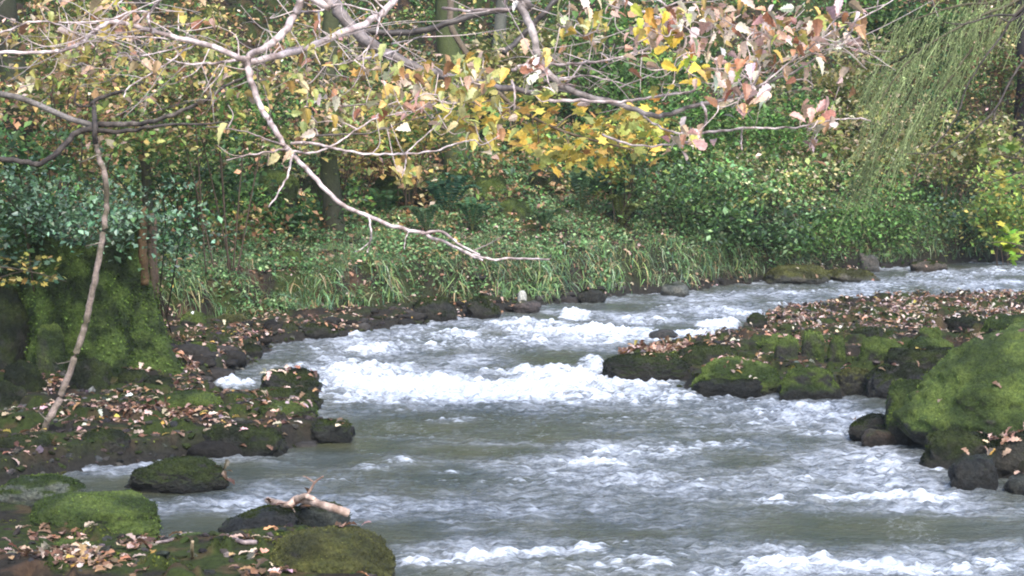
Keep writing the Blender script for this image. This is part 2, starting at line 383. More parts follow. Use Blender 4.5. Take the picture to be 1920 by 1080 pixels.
def _maple():
    V = [(0.42, 0, 0.03)]; out = []
    for a, r in [(180, .42), (140, .36), (112, .55), (90, .3), (58, .66), (30, .34), (0, .62), (-30, .34), (-58, .66), (-90, .3), (-112, .55), (-140, .36)]:
        out.append((0.42 + r * math.cos(math.radians(a)), r * math.sin(math.radians(a)), -0.22 * r * r))
    V += out; n = len(out)
    return tpl(V, [(0, 1 + (i + 1) % n, 1 + i) for i in range(n)])
T_map = _maple()
def rotm(head, pitch, roll):      # x forward
    ch, sh = np.cos(head), np.sin(head); cp, sp = np.cos(pitch), np.sin(pitch); cr, sr = np.cos(roll), np.sin(roll)
    z = np.zeros_like(ch); o = z + 1
    Rz = np.stack([ch, -sh, z, sh, ch, z, z, z, o], -1).reshape(-1, 3, 3)
    Ry = np.stack([cp, z, -sp, z, o, z, sp, z, cp], -1).reshape(-1, 3, 3)
    Rx = np.stack([o, z, z, z, cr, -sr, z, sr, cr], -1).reshape(-1, 3, 3)
    return Rz @ Ry @ Rx
def scatter(bag, T, pos, head, pitch, roll, size, col, mat3=None):
    V, L, t = T; n = len(pos)
    if n == 0: return
    R = rotm(head, pitch, roll) if mat3 is None else mat3
    W = np.einsum('nij,kj->nki', R, V) * np.asarray(size).reshape(-1, 1, 1) + np.asarray(pos)[:, None, :]
    k = len(V)
    loops = (L[None, :] + (np.arange(n) * k)[:, None]).ravel()
    bag.add(W.reshape(-1, 3), loops, np.tile(t, n), np.repeat(np.asarray(col), k, axis=0))
def palette(pal, n, jit=0.25):
    P = np.array([p[0] for p in pal], float); w = np.array([p[1] for p in pal], float); w /= w.sum()
    c = P[rng.choice(len(P), n, p=w)]
    return np.clip(c * np.exp(rng.normal(0, jit, (n, 1))) * np.exp(rng.normal(0, 0.08, (n, 3))), 0.004, 0.85)
def tube(bag, pts, rad, col, sides=6, wob=0.0, cols=None):
    P = np.array(pts, float); n = len(P); rad = np.broadcast_to(np.asarray(rad, float), (n,))
    Tn = np.gradient(P, axis=0); Tn /= np.linalg.norm(Tn, axis=1)[:, None] + 1e-9
    up = np.array([0.31, 0.17, 0.93]); A = np.cross(Tn, up); A /= np.linalg.norm(A, axis=1)[:, None] + 1e-9; B = np.cross(Tn, A)
    an = np.linspace(0, 2 * math.pi, sides, endpoint=False)
    r = rad[:, None] * (1 + wob * rng.normal(0, 1, (n, sides)))
    V = P[:, None, :] + r[..., None] * (np.cos(an)[None, :, None] * A[:, None, :] + np.sin(an)[None, :, None] * B[:, None, :])
    i = np.arange(n - 1)[:, None] * sides; j = np.arange(sides)[None, :]; j2 = (j + 1) % sides
    f = np.stack([i + j, i + j2, i + sides + j2, i + sides + j], -1).reshape(-1, 4)
    c = np.broadcast_to(np.asarray(col, float), (n * sides, 3)) if cols is None else np.repeat(cols, sides, axis=0)
    bag.add(V.reshape(-1, 3), np.concatenate([f.ravel(), np.arange(sides)[::-1], (n - 1) * sides + np.arange(sides)]), np.concatenate([np.full(len(f), 4), [sides, sides]]), c)
def spline(P, m=6):               # Catmull-Rom through the points
    P = np.array(P, float)
    if len(P) < 3: return np.array([P[0] + (P[-1] - P[0]) * t for t in np.linspace(0, 1, m + 1)])
    Q = np.vstack([2 * P[0] - P[1], P, 2 * P[-1] - P[-2]]); out = []
    for i in range(1, len(Q) - 2):
        for t in np.linspace(0, 1, m, endpoint=False):
            a, b, c, d = Q[i - 1], Q[i], Q[i + 1], Q[i + 2]
            out.append(0.5 * (2 * b + (c - a) * t + (2 * a - 5 * b + 4 * c - d) * t * t + (3 * b - a - 3 * c + d) * t ** 3))
    out.append(P[-1]); return np.array(out)

# ------------------------------------------------------------------ rocks
import bmesh
_ico = {}
def ico(k):
    if k not in _ico:
        b = bmesh.new(); bmesh.ops.create_icosphere(b, subdivisions=k, radius=1)
        _ico[k] = (np.array([v.co[:] for v in b.verts]), np.array([[v.index for v in f.verts] for f in b.faces])); b.free()
    return _ico[k]
def vnormals(V, Fc):
    n = np.cross(V[Fc[:, 1]] - V[Fc[:, 0]], V[Fc[:, 2]] - V[Fc[:, 0]]); o = np.zeros_like(V)
    for i in range(3): np.add.at(o, Fc[:, i], n)
    return o / (np.linalg.norm(o, axis=1)[:, None] + 1e-12)
MP = dict(bright=((.115, .16, .038), (.042, .066, .016)), green=((.09, .125, .028), (.028, .046, .012)), dark=((.035, .048, .012), (.011, .016, .006)), olive=((.09, .092, .028), (.038, .04, .015)))
surfV = []; surfF = []; surfn = 0
def rock(name, label, x0, x1, yt, yb, dr=0.8, z0=0.0, moss=0.8, mk='green', q=2.6, seed=1, sub=5, rough=0.2, stone=(.038, .036, .034), cat='rock', group=None, tuft=True, slope=0.0, yaw=None, lean=(0, 0)):
    global surfn
    b = G((x0 + x1) / 2, yb, z0); Yc = b[1]; w = (x1 - x0) * Yc / F; d = w * dr
    Yc = b[1] + d * 0.42; w = (x1 - x0) * Yc / F
    c = D((x0 + x1) / 2, yb, Yc); top = D((x0 + x1) / 2, yt, Yc)[2]; h = max(top - z0, 0.05)
    V, Fc = ico(sub); r = np.random.default_rng(seed * 7 + 3)
    nrm = (np.abs(V) ** q).sum(1) ** (1 / q); P = V / nrm[:, None]
    o = r.uniform(0, 50, 3); A = V + o
    k = 1 + rough * (noise3(*(A * 1.3).T, seed) + 0.55 * noise3(*(A * 2.9).T, seed + 1) + 0.28 * noise3(*(A * 6.5).T, seed + 2)) + 0.035 * noise3(*(A * 15).T, seed + 3)
    P = P * k[:, None]
    P = P * (1 + np.abs(noise3(*(A * min(14, 3.2 * w + 5)).T, seed + 4))[:, None] * .07 * min(1, .45 / w) * (V[:, 2:] > -.2))
    P[:, 0] *= w / 2 / np.abs(P[:, 0]).max(); P[:, 1] *= d / 2 / np.abs(P[:, 1]).max()
    P[:, 2] = np.where(P[:, 2] > 0, P[:, 2] * (0.78 * h / P[:, 2].max()), P[:, 2] * (0.78 * h / P[:, 2].max())) + 0.22 * h
    P[:, 2] += slope * P[:, 0] * (P[:, 2] > 0) * 0.5
    P[:, 0] += lean[0] * P[:, 2]; P[:, 1] += lean[1] * P[:, 2]
    P[:, 2] = np.maximum(P[:, 2], -0.35 * h - 0.06)
    if yaw:
        P = P @ np.array([[math.cos(yaw), math.sin(yaw), 0], [-math.sin(yaw), math.cos(yaw), 0], [0, 0, 1]])
    loc = np.array([c[0], Yc, z0]); W = P + loc
    nv = vnormals(W, Fc)
    ns = fbm2(W[:, 0] * 6 + W[:, 2] * 3, W[:, 1] * 6 + W[:, 2] * 4, seed, 3)
    m = sstep(0.55 - moss, 0.95 - moss, nv[:, 2] * 0.75 + 0.30 * ns) * sstep(0.015, 0.12, W[:, 2] + 0.03 * ns)
    t = sstep(-0.5, 0.5, fbm2(W[:, 0] * 2.5, (W[:, 1] + W[:, 2]) * 2.5, seed + 5, 3))[:, None]
    mc = np.array(MP[mk][0]) * t + np.array(MP[mk][1]) * (1 - t)
    st = np.array(stone) * (1 + 0.35 * fbm2(W[:, 0] * 9, (W[:, 1] + W[:, 2]) * 9, seed + 8, 2))[:, None]
    wet = sstep(0.02, 0.10, W[:, 2])[:, None]; st = st * (0.45 + 0.55 * wet)
    col = st * (1 - m[:, None]) + mc * m[:, None]
    ob = new_mesh(name, P, Fc, np.full(len(Fc), 3), M_rock, col=np.clip(col, .003, 1), smooth=True, attrs={'moss': m})
    ob.location = loc; tag(ob, label, cat, group)
    if tuft and m.mean() > 0.1:
        n = int(min(14000, 4200 * w * (h + d * .6) * (16 / Yc) * 3)); idx = r.choice(len(V), n, p=m ** 2 / (m ** 2).sum())
        fi = r.normal(0, 0.5 * w / 32 * (5 / sub), (n, 3)) * 0.7
        ps = P[idx] + fi - nv[idx] * (fi * nv[idx]).sum(1)[:, None]
        xa = nv[idx] * 0.8 + r.normal(0, 0.55, (n, 3)) + np.array([0, 0, -0.25]); xa /= np.linalg.norm(xa, axis=1)[:, None]
        ya = np.cross(xa, r.normal(0, 1, (n, 3))); ya /= np.linalg.norm(ya, axis=1)[:, None]; za = np.cross(xa, ya)
        bg = Bag(); cc = mc[idx] * np.exp(r.normal(0, 0.4, (n, 1))) * 1.25
        scatter(bg, T_dia, ps - nv[idx] * 0.006, None, None, None, r.uniform(0.008, 0.018, n) * (Yc / 16) ** 0.5, np.clip(cc, 0, .5), np.stack([xa, ya, za], -1))
        tag(bg.make('moss', M_moss, ob), kind='stuff')
    surfV.append(W); surfF.append(Fc + surfn); surfn += len(W)
    return ob
R = rock
# the lower left corner
R('mossy_boulder', 'largest bright green mossy boulder in the lower left corner, beside the pool', 38, 314, 924, 1036, .75, 0, 1.0, 'bright', 2.8, 3, 6, .16, cat='boulder')
R('mossy_boulder', 'low dark mossy boulder standing in the left pool with brown leaves at its right end', 232, 440, 856, 926, .5, 0, .62, 'dark', 2.2, 5, 6, .2, cat='boulder')
R('lichen_rock', 'grey lichen spotted rock behind the largest bright green boulder', -10, 165, 888, 952, .8, .02, .35, 'green', 2.4, 8, 5, .2, (.16, .17, .16))
R('shore_rock', 'dark low rock at the left picture edge under the grey lichen rock', -60, 62, 945, 1000, .8, .02, .45, 'dark', 2.6, 12, 5, .25)
R('mossy_boulder', 'round dark boulder on the pool edge of the leafy ledge, a yellow leaf on top', 143, 252, 802, 868, .8, .0, .55, 'dark', 2.4, 14, 5, .14, cat='boulder')
R('mossy_boulder', 'dark green boulder at the left picture edge below the foot of the leaning stem', -30, 118, 815, 884, .8, .0, .85, 'dark', 2.6, 17, 5, .2, cat='boulder')
R('mossy_boulder', 'olive brown domed boulder at the bottom edge, right of the mossy corner', 478, 748, 984, 1120, .8, 0, .95, 'olive', 2.3, 19, 6, .12, cat='boulder')
R('wet_rock', 'black ridged wet slab sloping into the pool, behind the olive domed boulder', 405, 580, 950, 1010, .5, 0, .1, 'dark', 2.4, 23, 5, .2, (.035, .036, .042), slope=.25)
R('river_rock', 'rounded grey rock under the pale forked driftwood', 540, 664, 938, 1000, .6, 0, .3, 'dark', 2.6, 26, 5, .16, (.06, .065, .065))
R('mossy_mound', 'low moss cushion between the largest green boulder and the olive domed boulder', 300, 470, 1006, 1052, .9, .08, 1.0, 'bright', 2.2, 29, 5, .2)
R('mossy_mound', 'grey green moss hump on the bottom edge left of the olive domed boulder', 240, 345, 1040, 1085, .8, .1, .9, 'olive', 2.2, 31, 5, .2)
R('mossy_mound', 'small moss cushion among fallen leaves just below the largest green boulder', 90, 180, 1008, 1048, .8, .1, .95, 'green', 2.3, 33, 5, .25)
# left ledge
R('wet_rock', 'dark leaf dotted boulder beside the small white chute', 474, 606, 692, 748, .7, 0, .35, 'dark', 2.6, 35, 5, .2, (.035, .033, .034))
R('wet_rock', 'blunt dark rock in front of the chute boulder, moss on its upper edge', 448, 610, 728, 776, .5, 0, .5, 'dark', 3.0, 37, 5, .22)
R('wet_rock', 'small black rock at the outer tip of the left ledge', 574, 672, 787, 832, .7, 0, .2, 'dark', 2.6, 39, 5, .25, (.03, .03, .03))
R('mossy_rock', 'long dark block on the waterside edge of the left ledge', 378, 545, 792, 856, .5, 0, .65, 'dark', 3.2, 41, 5, .2)
R('mossy_rock', 'olive mossy slab on the outer end of the ledge behind the small black rock', 470, 605, 752, 800, .8, .08, .9, 'green', 2.4, 42, 5, .22)
R('mossy_mound', 'wide low green moss cushion in the middle of the left ledge', 285, 425, 730, 776, .8, .13, 1.0, 'green', 2.2, 44, 5, .15)
R('mossy_rock', 'dark square mossy block at the head of the ledge, left of the chute', 268, 328, 704, 744, .8, .15, .55, 'dark', 3.4, 46, 5, .18)
R('mossy_rock', 'dark mossy hump just left of the dark square block', 212, 285, 692, 738, .8, .17, .7, 'dark', 2.6, 47, 5, .2)
R('mossy_boulder', 'dark moss boulder at the stump foot just right of the leaning stem', 128, 212, 668, 742, .8, .2, .8, 'dark', 2.5, 49, 5, .18, cat='boulder')
R('mossy_boulder', 'arched mossy boulder at the left picture edge left of the leaning stem', 5, 88, 676, 742, .8, .2, .85, 'dark', 2.5, 51, 5, .2, cat='boulder')
R('mossy_boulder', 'mossy boulder in the left edge shade, lower one of the two left of the stem', -50, 52, 714, 790, .8, .12, .8, 'dark', 2.6, 53, 5, .2, cat='boulder')
R('mossy_boulder', 'upright moss covered block against the rotten stump, dry leaves on top', 68, 126, 604, 712, .8, .2, .85, 'green', 3.4, 55, 5, .16, cat='boulder')
R('mossy_boulder', 'tall dark mossy boulder filling the left edge behind the stump', -90, 66, 498, 712, .7, .15, .8, 'dark', 2.8, 57, 6, .2, cat='boulder')
R('mossy_rock', 'small mossy rock with a dark face right in front of the grass', 335, 388, 582, 614, .8, .2, .7, 'green', 2.8, 59, 4, .2)
R('mossy_rock', 'low moss cushion on the leafy shore between grass and ledge', 352, 408, 640, 668, .8, .15, .9, 'green', 2.3, 61, 4, .2)
R('mossy_rock', 'dark round stone at the water edge upstream of the chute', 448, 494, 643, 670, .8, .02, .6, 'dark', 2.4, 63, 4, .2)
R('mossy_rock', 'flat mossy stone beside the roots of the rotten stump', 268, 350, 660, 692, .8, .17, .7, 'dark', 2.4, 65, 4, .25)
R('mossy_rock', 'mossy stone upstream, right of the small rock with a dark face', 405, 460, 588, 612, .8, .15, .8, 'olive', 2.4, 66, 4, .25)
# the bar on the right
R('ledge_rock', 'long flat ledge rock with black front at the left end of the leafy bar', 1120, 1300, 664, 719, .75, 0, .42, 'dark', 4.5, 71, 6, .10, (.028, .026, .025), cat='ledge')
R('ledge_rock', 'dark mossy shoulder joined to the right of the long flat ledge rock', 1262, 1392, 644, 708, .7, .02, .6, 'dark', 3.2, 72, 5, .18)
R('mossy_slab', 'green slab sloping to the water right of the long flat ledge rock', 1290, 1478, 668, 742, .7, 0, 1.0, 'bright', 2.3, 74, 6, .14)
R('wet_rock', 'low black wet rock at the water edge in front of the sloping green slab', 1294, 1440, 708, 744, .35, 0, .15, 'dark', 3.2, 76, 5, .2, (.022, .022, .022))
R('mossy_rock', 'dark rounded rock with mossy crown at the middle of the bar front', 1452, 1578, 688, 748, .6, 0, .55, 'green', 2.7, 78, 5, .2)
R('mossy_rock', 'grey brown rock right of the dark rounded rock, half hidden in moss', 1560, 1652, 688, 738, .6, .02, .5, 'olive', 2.6, 80, 5, .2)
R('wet_rock', 'dark rough rock in front of the huge boulder at the back of the eddy', 1618, 1740, 680, 750, .7, 0, .4, 'dark', 2.7, 82, 5, .24, (.04, .038, .042))
R('mossy_block', 'green block with a black left face, first of three upright blocks on the bar', 1450, 1498, 634, 704, .6, .06, .7, 'bright', 4.5, 84, 5, .10)
R('mossy_block', 'middle one of the three upright mossy blocks on the bar', 1500, 1545, 620, 690, .6, .1, .7, 'bright', 4.0, 85, 5, .14)
R('mossy_block', 'right and smallest of the three upright mossy blocks on the bar', 1550, 1586, 628, 690, .6, .1, .7, 'green', 3.6, 86, 5, .18)
R('mossy_rock', 'mossy hump with a dark top knob right of the three upright blocks', 1598, 1690, 630, 692, .7, .14, .8, 'green', 2.6, 88, 5, .24)
R('mossy_rock', 'long dark mossy ridge just above the crown of the huge boulder', 1655, 1815, 650, 708, .6, .16, .6, 'dark', 2.6, 90, 5, .22)
R('mossy_rock', 'mossy rock at the right picture edge just behind the huge boulder', 1838, 1940, 588, 645, .7, .24, .85, 'green', 2.8, 92, 5, .2)
R('mossy_rock', 'small green block with a dark side in the upper middle of the bar', 1722, 1765, 612, 648, .7, .2, .75, 'green', 3.6, 94, 4, .18)
R('mossy_rock', 'dark knob beside the far water at the upstream left corner of the bar', 1398, 1440, 585, 615, .7, .18, .6, 'dark', 2.6, 96, 4, .24)
R('mossy_mound', 'long low moss hump in the leaf litter, upper right part of the bar', 1770, 1860, 590, 618, .6, .24, .7, 'dark', 2.4, 98, 4, .24)
R('mossy_mound', 'moss hump left of the small green block on the bar', 1590, 1665, 612, 640, .6, .2, .7, 'dark', 2.4, 99, 4, .24)
R('mossy_mound', 'bright moss hump behind the three upright blocks', 1420, 1500, 625, 660, .7, .18, .95, 'bright', 2.3, 100, 4, .2)
R('mossy_mound', 'moss hump in leaves above the long dark ridge', 1680, 1790, 632, 668, .6, .18, .9, 'green', 2.3, 101, 4, .2)
R('mossy_boulder', 'huge domed green mossy boulder at the right picture edge', 1655, 2290, 592, 872, .75, 0, 1.1, 'bright', 1.42, 104, 6, .08, (.11, .10, .10), cat='boulder')
R('mossy_boulder', 'dark moss block leaning on the left flank of the huge green boulder', 1656, 1762, 708, 836, .7, 0, .75, 'green', 2.8, 106, 5, .16, cat='boulder')
R('wet_rock', 'smooth black wedge of rock pointing into the stream left of the huge boulder', 1586, 1700, 776, 828, .7, 0, .12, 'dark', 2.2, 108, 5, .16, (.03, .027, .026))
R('wet_rock', 'brown wet stone in the water just in front of the black wedge', 1610, 1690, 804, 836, .5, 0, .1, 'dark', 2.3, 109, 4, .16, (.06, .045, .04))
R('wet_rock', 'cube shaped black rock in the water below the huge boulder', 1778, 1870, 850, 922, .8, 0, .15, 'dark', 3.2, 111, 5, .22, (.028, .028, .03))
R('lichen_rock', 'grey lichened foot of stone under the front of the huge boulder', 1722, 1856, 800, 882, .5, 0, .75, 'dark', 2.3, 113, 5, .25, (.05, .046, .046))
R('leafy_rock', 'rock shelf heaped with orange leaves at the right edge under the huge boulder', 1835, 2050, 805, 902, .6, 0, .3, 'dark', 2.6, 115, 5, .2, (.05, .045, .04))
R('wet_rock', 'small dark stone in the water at the right picture edge', 1878, 1950, 888, 926, .8, 0, .1, 'dark', 2.4, 117, 4, .2, (.05, .052, .052))
# far shore and mid stream
R('shore_rock', 'flat mossy rock on the far waterline below the overhanging grass', 1430, 1560, 496, 534, .7, 0, .6, 'olive', 2.5, 121, 5, .2, (.09, .085, .08))
R('shore_rock', 'leaf strewn flat rock right of the flat mossy rock on the far waterline', 1540, 1650, 504, 530, .6, 0, .45, 'olive', 2.5, 122, 4, .22, (.11, .10, .09))
R('shore_rock', 'pale grey tilted slab leaning against the far bank', 1610, 1652, 474, 508, .6, .02, .1, 'dark', 3.6, 123, 4, .3, (.10, .09, .09), lean=(-.2, 0))
R('shore_rock', 'grey stone at the far waterline left of the flat mossy rock', 1238, 1294, 528, 556, .8, 0, .05, 'dark', 2.4, 125, 4, .14, (.13, .13, .13))
R('shore_rock', 'purple grey stone at the far waterline under the pale round stone', 960, 1015, 562, 586, .7, 0, .05, 'dark', 2.6, 127, 4, .2, (.10, .08, .085))
R('round_stone', 'pale round white stone perched at the foot of the far bank', 970, 988, 544, 564, 1, .12, 0, 'dark', 2.1, 128, 4, .05, (.55, .53, .55), cat='stone')
R('stream_rock', 'leaf covered stone in the far water near the right edge', 1704, 1780, 488, 510, .6, 0, .05, 'dark', 2.5, 130, 4, .25, (.10, .08, .07))
R('stream_rock', 'dark small stone lying in the rapid upstream of the flat ledge rock', 1215, 1275, 616, 640, .7, 0, .1, 'dark', 2.4, 132, 4, .22, (.06, .055, .06))
R('stream_rock', 'tiny dark stone in the water behind the leafy bar', 1795, 1815, 545, 556, .8, 0, .1, 'dark', 2.4, 134, 4, .2, (.05, .045, .045))
R('white_stone', 'small bright white stone beside the right foot of the rotten stump', 251, 262, 562, 576, 1, .3, 0, 'dark', 2.3, 136, 4, .12, (.75, .78, .8), cat='stone')
R('shore_rock', 'dark mossy rock under the bank, left part of the far shore', 770, 860, 556, 600, .6, .02, .45, 'dark', 2.7, 138, 4, .25)
R('shore_rock', 'dark rock on the far shore nearly touching the water, left of the purple grey stone', 868, 940, 556, 596, .6, .02, .4, 'dark', 2.7, 139, 4, .25)
R('shore_rock', 'dark brown rock on the far shore right of the pale round stone', 1080, 1140, 540, 566, .6, .02, .2, 'dark', 2.6, 140, 4, .25)
R('leafy_rock', 'dark leaf strewn rock low on the shore below the drooping grass, left of middle', 560, 640, 606, 634, .6, .02, .4, 'dark', 2.6, 141, 4, .25)

def ground_at(px, py):
    z = 1.0
    for _ in range(60):
        p = G(px, py, min(z, CZ - .05 if py > 180 else z)); z += .35 * (hz1(p[0], p[1]) - z)
    return z
for lb_, x0, x1, yt, yb, mk, sd in (('mossy boulder on the slope right behind the fork of the pale hanging branch', 470, 560, 318, 368, 'green', 201), ('dark mossy boulder just left of the second dark trunk, above the green plants', 560, 612, 330, 388, 'dark', 202),
    ('mossy boulder between the second dark trunk and the mossy trunk', 690, 770, 330, 392, 'green', 203), ('low mossy boulder at the left side of the mossy trunk', 745, 815, 350, 405, 'dark', 204),
    ('mossy boulder just right of the mossy trunk under the maple leaves', 890, 960, 320, 378, 'green', 205), ('dark mossy boulder below the tips of the maple leaves', 985, 1062, 318, 372, 'dark', 206),
    ('mossy boulder in the grass where the slope starts, right of the ferns', 930, 1000, 372, 415, 'green', 207), ('dark boulder on the slope under the crooked limb, left of the pale fork', 380, 455, 330, 378, 'dark', 208),
    ('small dark mossy hummock in the bank grass left of the undercut', 1085, 1130, 470, 498, 'dark', 209), ('mossy hummock in the bank grass below the pale branch', 520, 570, 470, 500, 'green', 210)):
    R('mossy_boulder', lb_, x0, x1, yt, yb, .7, ground_at((x0 + x1) / 2, yb), .9, mk, 2.4, sd, 4, .22, cat='boulder')

def region(n, px0, px1, y0, y1, z=.1):   # points spread evenly over a patch of ground
    Y0 = G(960, y1, z)[1]; Y1 = G(960, y0, z)[1]; Y = np.sqrt(rng.uniform(Y0 ** 2, Y1 ** 2, n)); u = rng.uniform(px0, px1, n)
    return (u - 960) / F * Y * 1.004, Y
# loose rubble along the far shore: uncountable small stones
bg = Bag(); V0, F0 = ico(2)
shore = g2((500, 660), (640, 634), (800, 604), (940, 585), (1060, 566), (1200, 551), (1400, 532), (1560, 516), (1720, 498), (1920, 488))
L2 = g2((300, 700), (395, 716), (455, 696)); L3 = g2((250, 868), (380, 857), (500, 850), (600, 832), (645, 822))
for pl, n, inl in ((shore, 110, 0.7), (L2, 30, .5), (L3, 10, .2)):
    for _ in range(n):
        i = random.randrange(len(pl) - 1); t = random.random(); a = np.array(pl[i]); b = np.array(pl[i + 1]); p = a + (b - a) * t
        s = (random.random() ** 1.5) * inl * (1.6 if p[0] < 0 else .35) - 0.05; p = p + np.array([-0.5, 0.8]) * s
        r_ = random.choice([.04, .05, .06, .08, .12]) * random.uniform(.7, 1.2)
        P = V0 / (np.abs(V0) ** 4).sum(1)[:, None] ** .25 * (1 + .45 * noise3(*(V0 * 1.5 + random.random() * 90).T))[:, None] * np.array([r_ * random.uniform(.8, 1.6), r_, r_ * random.uniform(.4, .8)])
        g = random.uniform(.3, .9); c = np.array(random.choice([(.04, .037, .034), (.06, .055, .052), (.035, .04, .018), (.09, .08, .075), (.03, .026, .022)])) * g
        bg.add(P + np.array([p[0], p[1], hz1(p[0], p[1]) + r_ * .15]), F0, np.full(len(F0), 3), c)
rub = bg.make('rubble', M_ground, smooth=True); tag(rub, 'loose dark stones along the far waterline', kind='stuff')

bg = Bag(); V0, F0 = ico(1)            # gravel lying on the ledges
for n, box in ((5200, (-100, 720, 600, 890)), (350, (-60, 700, 1000, 1100)), (7500, (1120, 2700, 556, 760)), (3500, (300, 1950, 485, 650))):
    x, y = region(n, *box); z, s1, s2 = terrain(x, y); s = np.maximum(s1, s2); k = (s > -.02) & (s < 2.2) & ((y < 22) | (s1 < .8) | (s2 > 0)) & (rng.uniform(0, 1, len(x)) < np.interp(s, [0, .5, 2], [1, .6, .25])); x, y, z = x[k], y[k], z[k]; m = len(x)
    v = V0 / (np.abs(V0) ** 5).sum(1)[:, None] ** .2; v = v * (1 + .3 * noise3(*(V0 * 2 + 9).T))[:, None] * [1, .75, .5]
    pc = palette([((.035, .032, .03), 4), ((.06, .055, .05), 2), ((.03, .04, .012), 3), ((.11, .10, .095), .7)], m, .35)
    scatter(bg, (v, F0.ravel(), np.full(len(F0), 3)), np.stack([x, y, z], -1), rng.uniform(0, 6.28, m), rng.normal(0, .4, m), rng.normal(0, .4, m), rng.uniform(.012, .045, m), pc)
gv = bg.make('gravel', M_ground); tag(gv, 'small dark stones scattered over the ledges and the bar', kind='stuff')
BV = BVHTree.FromPolygons(np.concatenate(surfV).tolist(), np.concatenate(surfF).tolist())
def drop(x, y):                   # height and normal of whatever is on top at x, y
    zt = hz(x, y); e = 0.05
    dzx = (hz(x + e, y) - zt) / e; dzy = (hz(x, y + e) - zt) / e
    nn = np.stack([-dzx, -dzy, np.ones_like(zt)], -1); on = np.zeros(len(zt), bool)
    for i in range(len(zt)):
        h = BV.ray_cast(Vector((x[i], y[i], 6)), Vector((0, 0, -1)))
        if h[0] is not None and h[0].z > zt[i]: zt[i] = h[0].z; nn[i] = h[1][:] if h[1].z > 0 else (-h[1])[:]; on[i] = True
    return zt, nn / np.linalg.norm(nn, axis=1)[:, None], on
def basis(nn, jit):
    n = len(nn); z = nn + rng.normal(0, jit, (n, 3)); z /= np.linalg.norm(z, axis=1)[:, None]
    x = np.cross(z, rng.normal(0, 1, (n, 3))); x /= np.linalg.norm(x, axis=1)[:, None]
    return np.stack([x, np.cross(z, x), z], -1)
P_lit = [((.48, .30, .22), 3), ((.60, .44, .35), 2.4), ((.24, .13, .08), 2.4), ((.33, .17, .09), 2), ((.62, .48, .40), 1), ((.5, .33, .08), .4), ((.12, .065, .04), 2.6), ((.17, .10, .06), 2.5)]
def litter_patch(bag, n, box, size, patch=(2.0, 0.1, .35), land=0.06, zoff=.008, pal=P_lit, jit=.2):
    x, y = region(n, *box); ns = fbm2(x * patch[0], y * patch[0], 301, 3)
    k = rng.uniform(0, 1, n) < sstep(patch[1] - patch[2], patch[1] + patch[2], ns); x, y = x[k], y[k]
    z, nn, on = drop(x, y)
    k = (z > land) & (nn[:, 2] > .55) & (~on | (rng.uniform(0, 1, len(z)) < .40)); x, y, z, nn = x[k], y[k], z[k], nn[k]
    m = len(x); scatter(bag, T_lit, np.stack([x, y, z + zoff + rng.uniform(0, .015, m)], -1), None, None, None, rng.uniform(*size, m), palette(pal, m, .28), basis(nn, jit))
bg = Bag()
litter_patch(bg, 9500, (-150, 720, 610, 890), (.05, .09), (2.2, -.02, .3))
litter_patch(bg, 1100, (-80, 760, 1000, 1110), (.06, .10), (2.4, .35, .25))
litter_patch(bg, 24000, (1120, 2900, 556, 640), (.035, .08), (1.6, -.1, .4), land=.12, pal=P_lit + [((.66, .52, .46), 5)])
litter_patch(bg, 14000, (1120, 2900, 640, 800), (.04, .08), (2.0, .25, .3), land=.14)
litter_patch(bg, 900, (1560, 2100, 740, 920), (.06, .09), (2.0, .1, .4))
litter_patch(bg, 16000, (250, 2050, 490, 650), (.04, .08), (1.5, -.25, .5), land=.02)
litter_patch(bg, 17000, (250, 2050, 330, 600), (.05, .11), (1.2, .0, .5), land=.4, zoff=.13, jit=.4, pal=[(P_lit[0][0], 2), (P_lit[2][0], 2), ((.42, .28, .09), 2), ((.33, .2, .1), 3)])
for (x, y, n, rx, ry) in ((1890, 850, 60, 45, 22), (1860, 870, 20, 20, 12), (330, 850, 260, 90, 12), (300, 790, 160, 130, 10), (330, 690, 200, 80, 18), (120, 1060, 150, 100, 18), (260, 1025, 30, 30, 8), (560, 960, 22, 45, 14), (1200, 664, 420, 80, 7), (1230, 658, 160, 60, 6), (520, 712, 26, 50, 12), (250, 700, 60, 50, 20), (410, 860, 40, 50, 5), (420, 882, 10, 12, 10), (1690, 505, 30, 30, 8)):
    c = G(x, y, .15); X = c[0] + rng.normal(0, rx * .6, n) * c[1] / F; Y = c[1] + rng.normal(0, ry * .5, n) * c[1] / F * 5
    z, nn, on = drop(X, Y); k = z > .03
    scatter(bg, T_lit, np.stack([X, Y, z + .02], -1)[k], None, None, None, rng.uniform(.06, .1, k.sum()), palette(P_lit, k.sum(), .25), basis(nn[k], .35))
lit = bg.make('fallen_leaves', M_dry); tag(lit, 'pinkish brown fallen leaves covering the ledges and stones', kind='stuff')

# moss growing on the ground of the ledges and the bar
bg = Bag()
for n, box in ((42000, (-100, 700, 610, 890)), (34000, (-80, 760, 990, 1110)), (100000, (1120, 2900, 556, 800))):
    x, y = region(n, *box); ns = fbm2(x * 1.6, y * 1.6, 61, 4); k = ns > -.42; x, y = x[k], y[k]
    z, sa, sb = terrain(x, y); k = z > .08; x, y, z = x[k], y[k], z[k]; m = len(x)
    t = sstep(-.4, .5, fbm2(x * 2, y * 2, 333, 3))[:, None]; c = (np.array((.11, .13, .028)) * t + np.array((.035, .048, .013)) * (1 - t)) * np.exp(rng.normal(0, .35, (m, 1)))
    scatter(bg, T_dia, np.stack([x, y, z], -1), rng.uniform(0, 6.28, m), -rng.uniform(.3, 1.4, m), rng.uniform(-1, 1, m), rng.uniform(.014, .028, m), c)
mo = bg.make('moss_carpet', M_moss); tag(mo, 'green moss growing over the ledge and bar', kind='stuff')

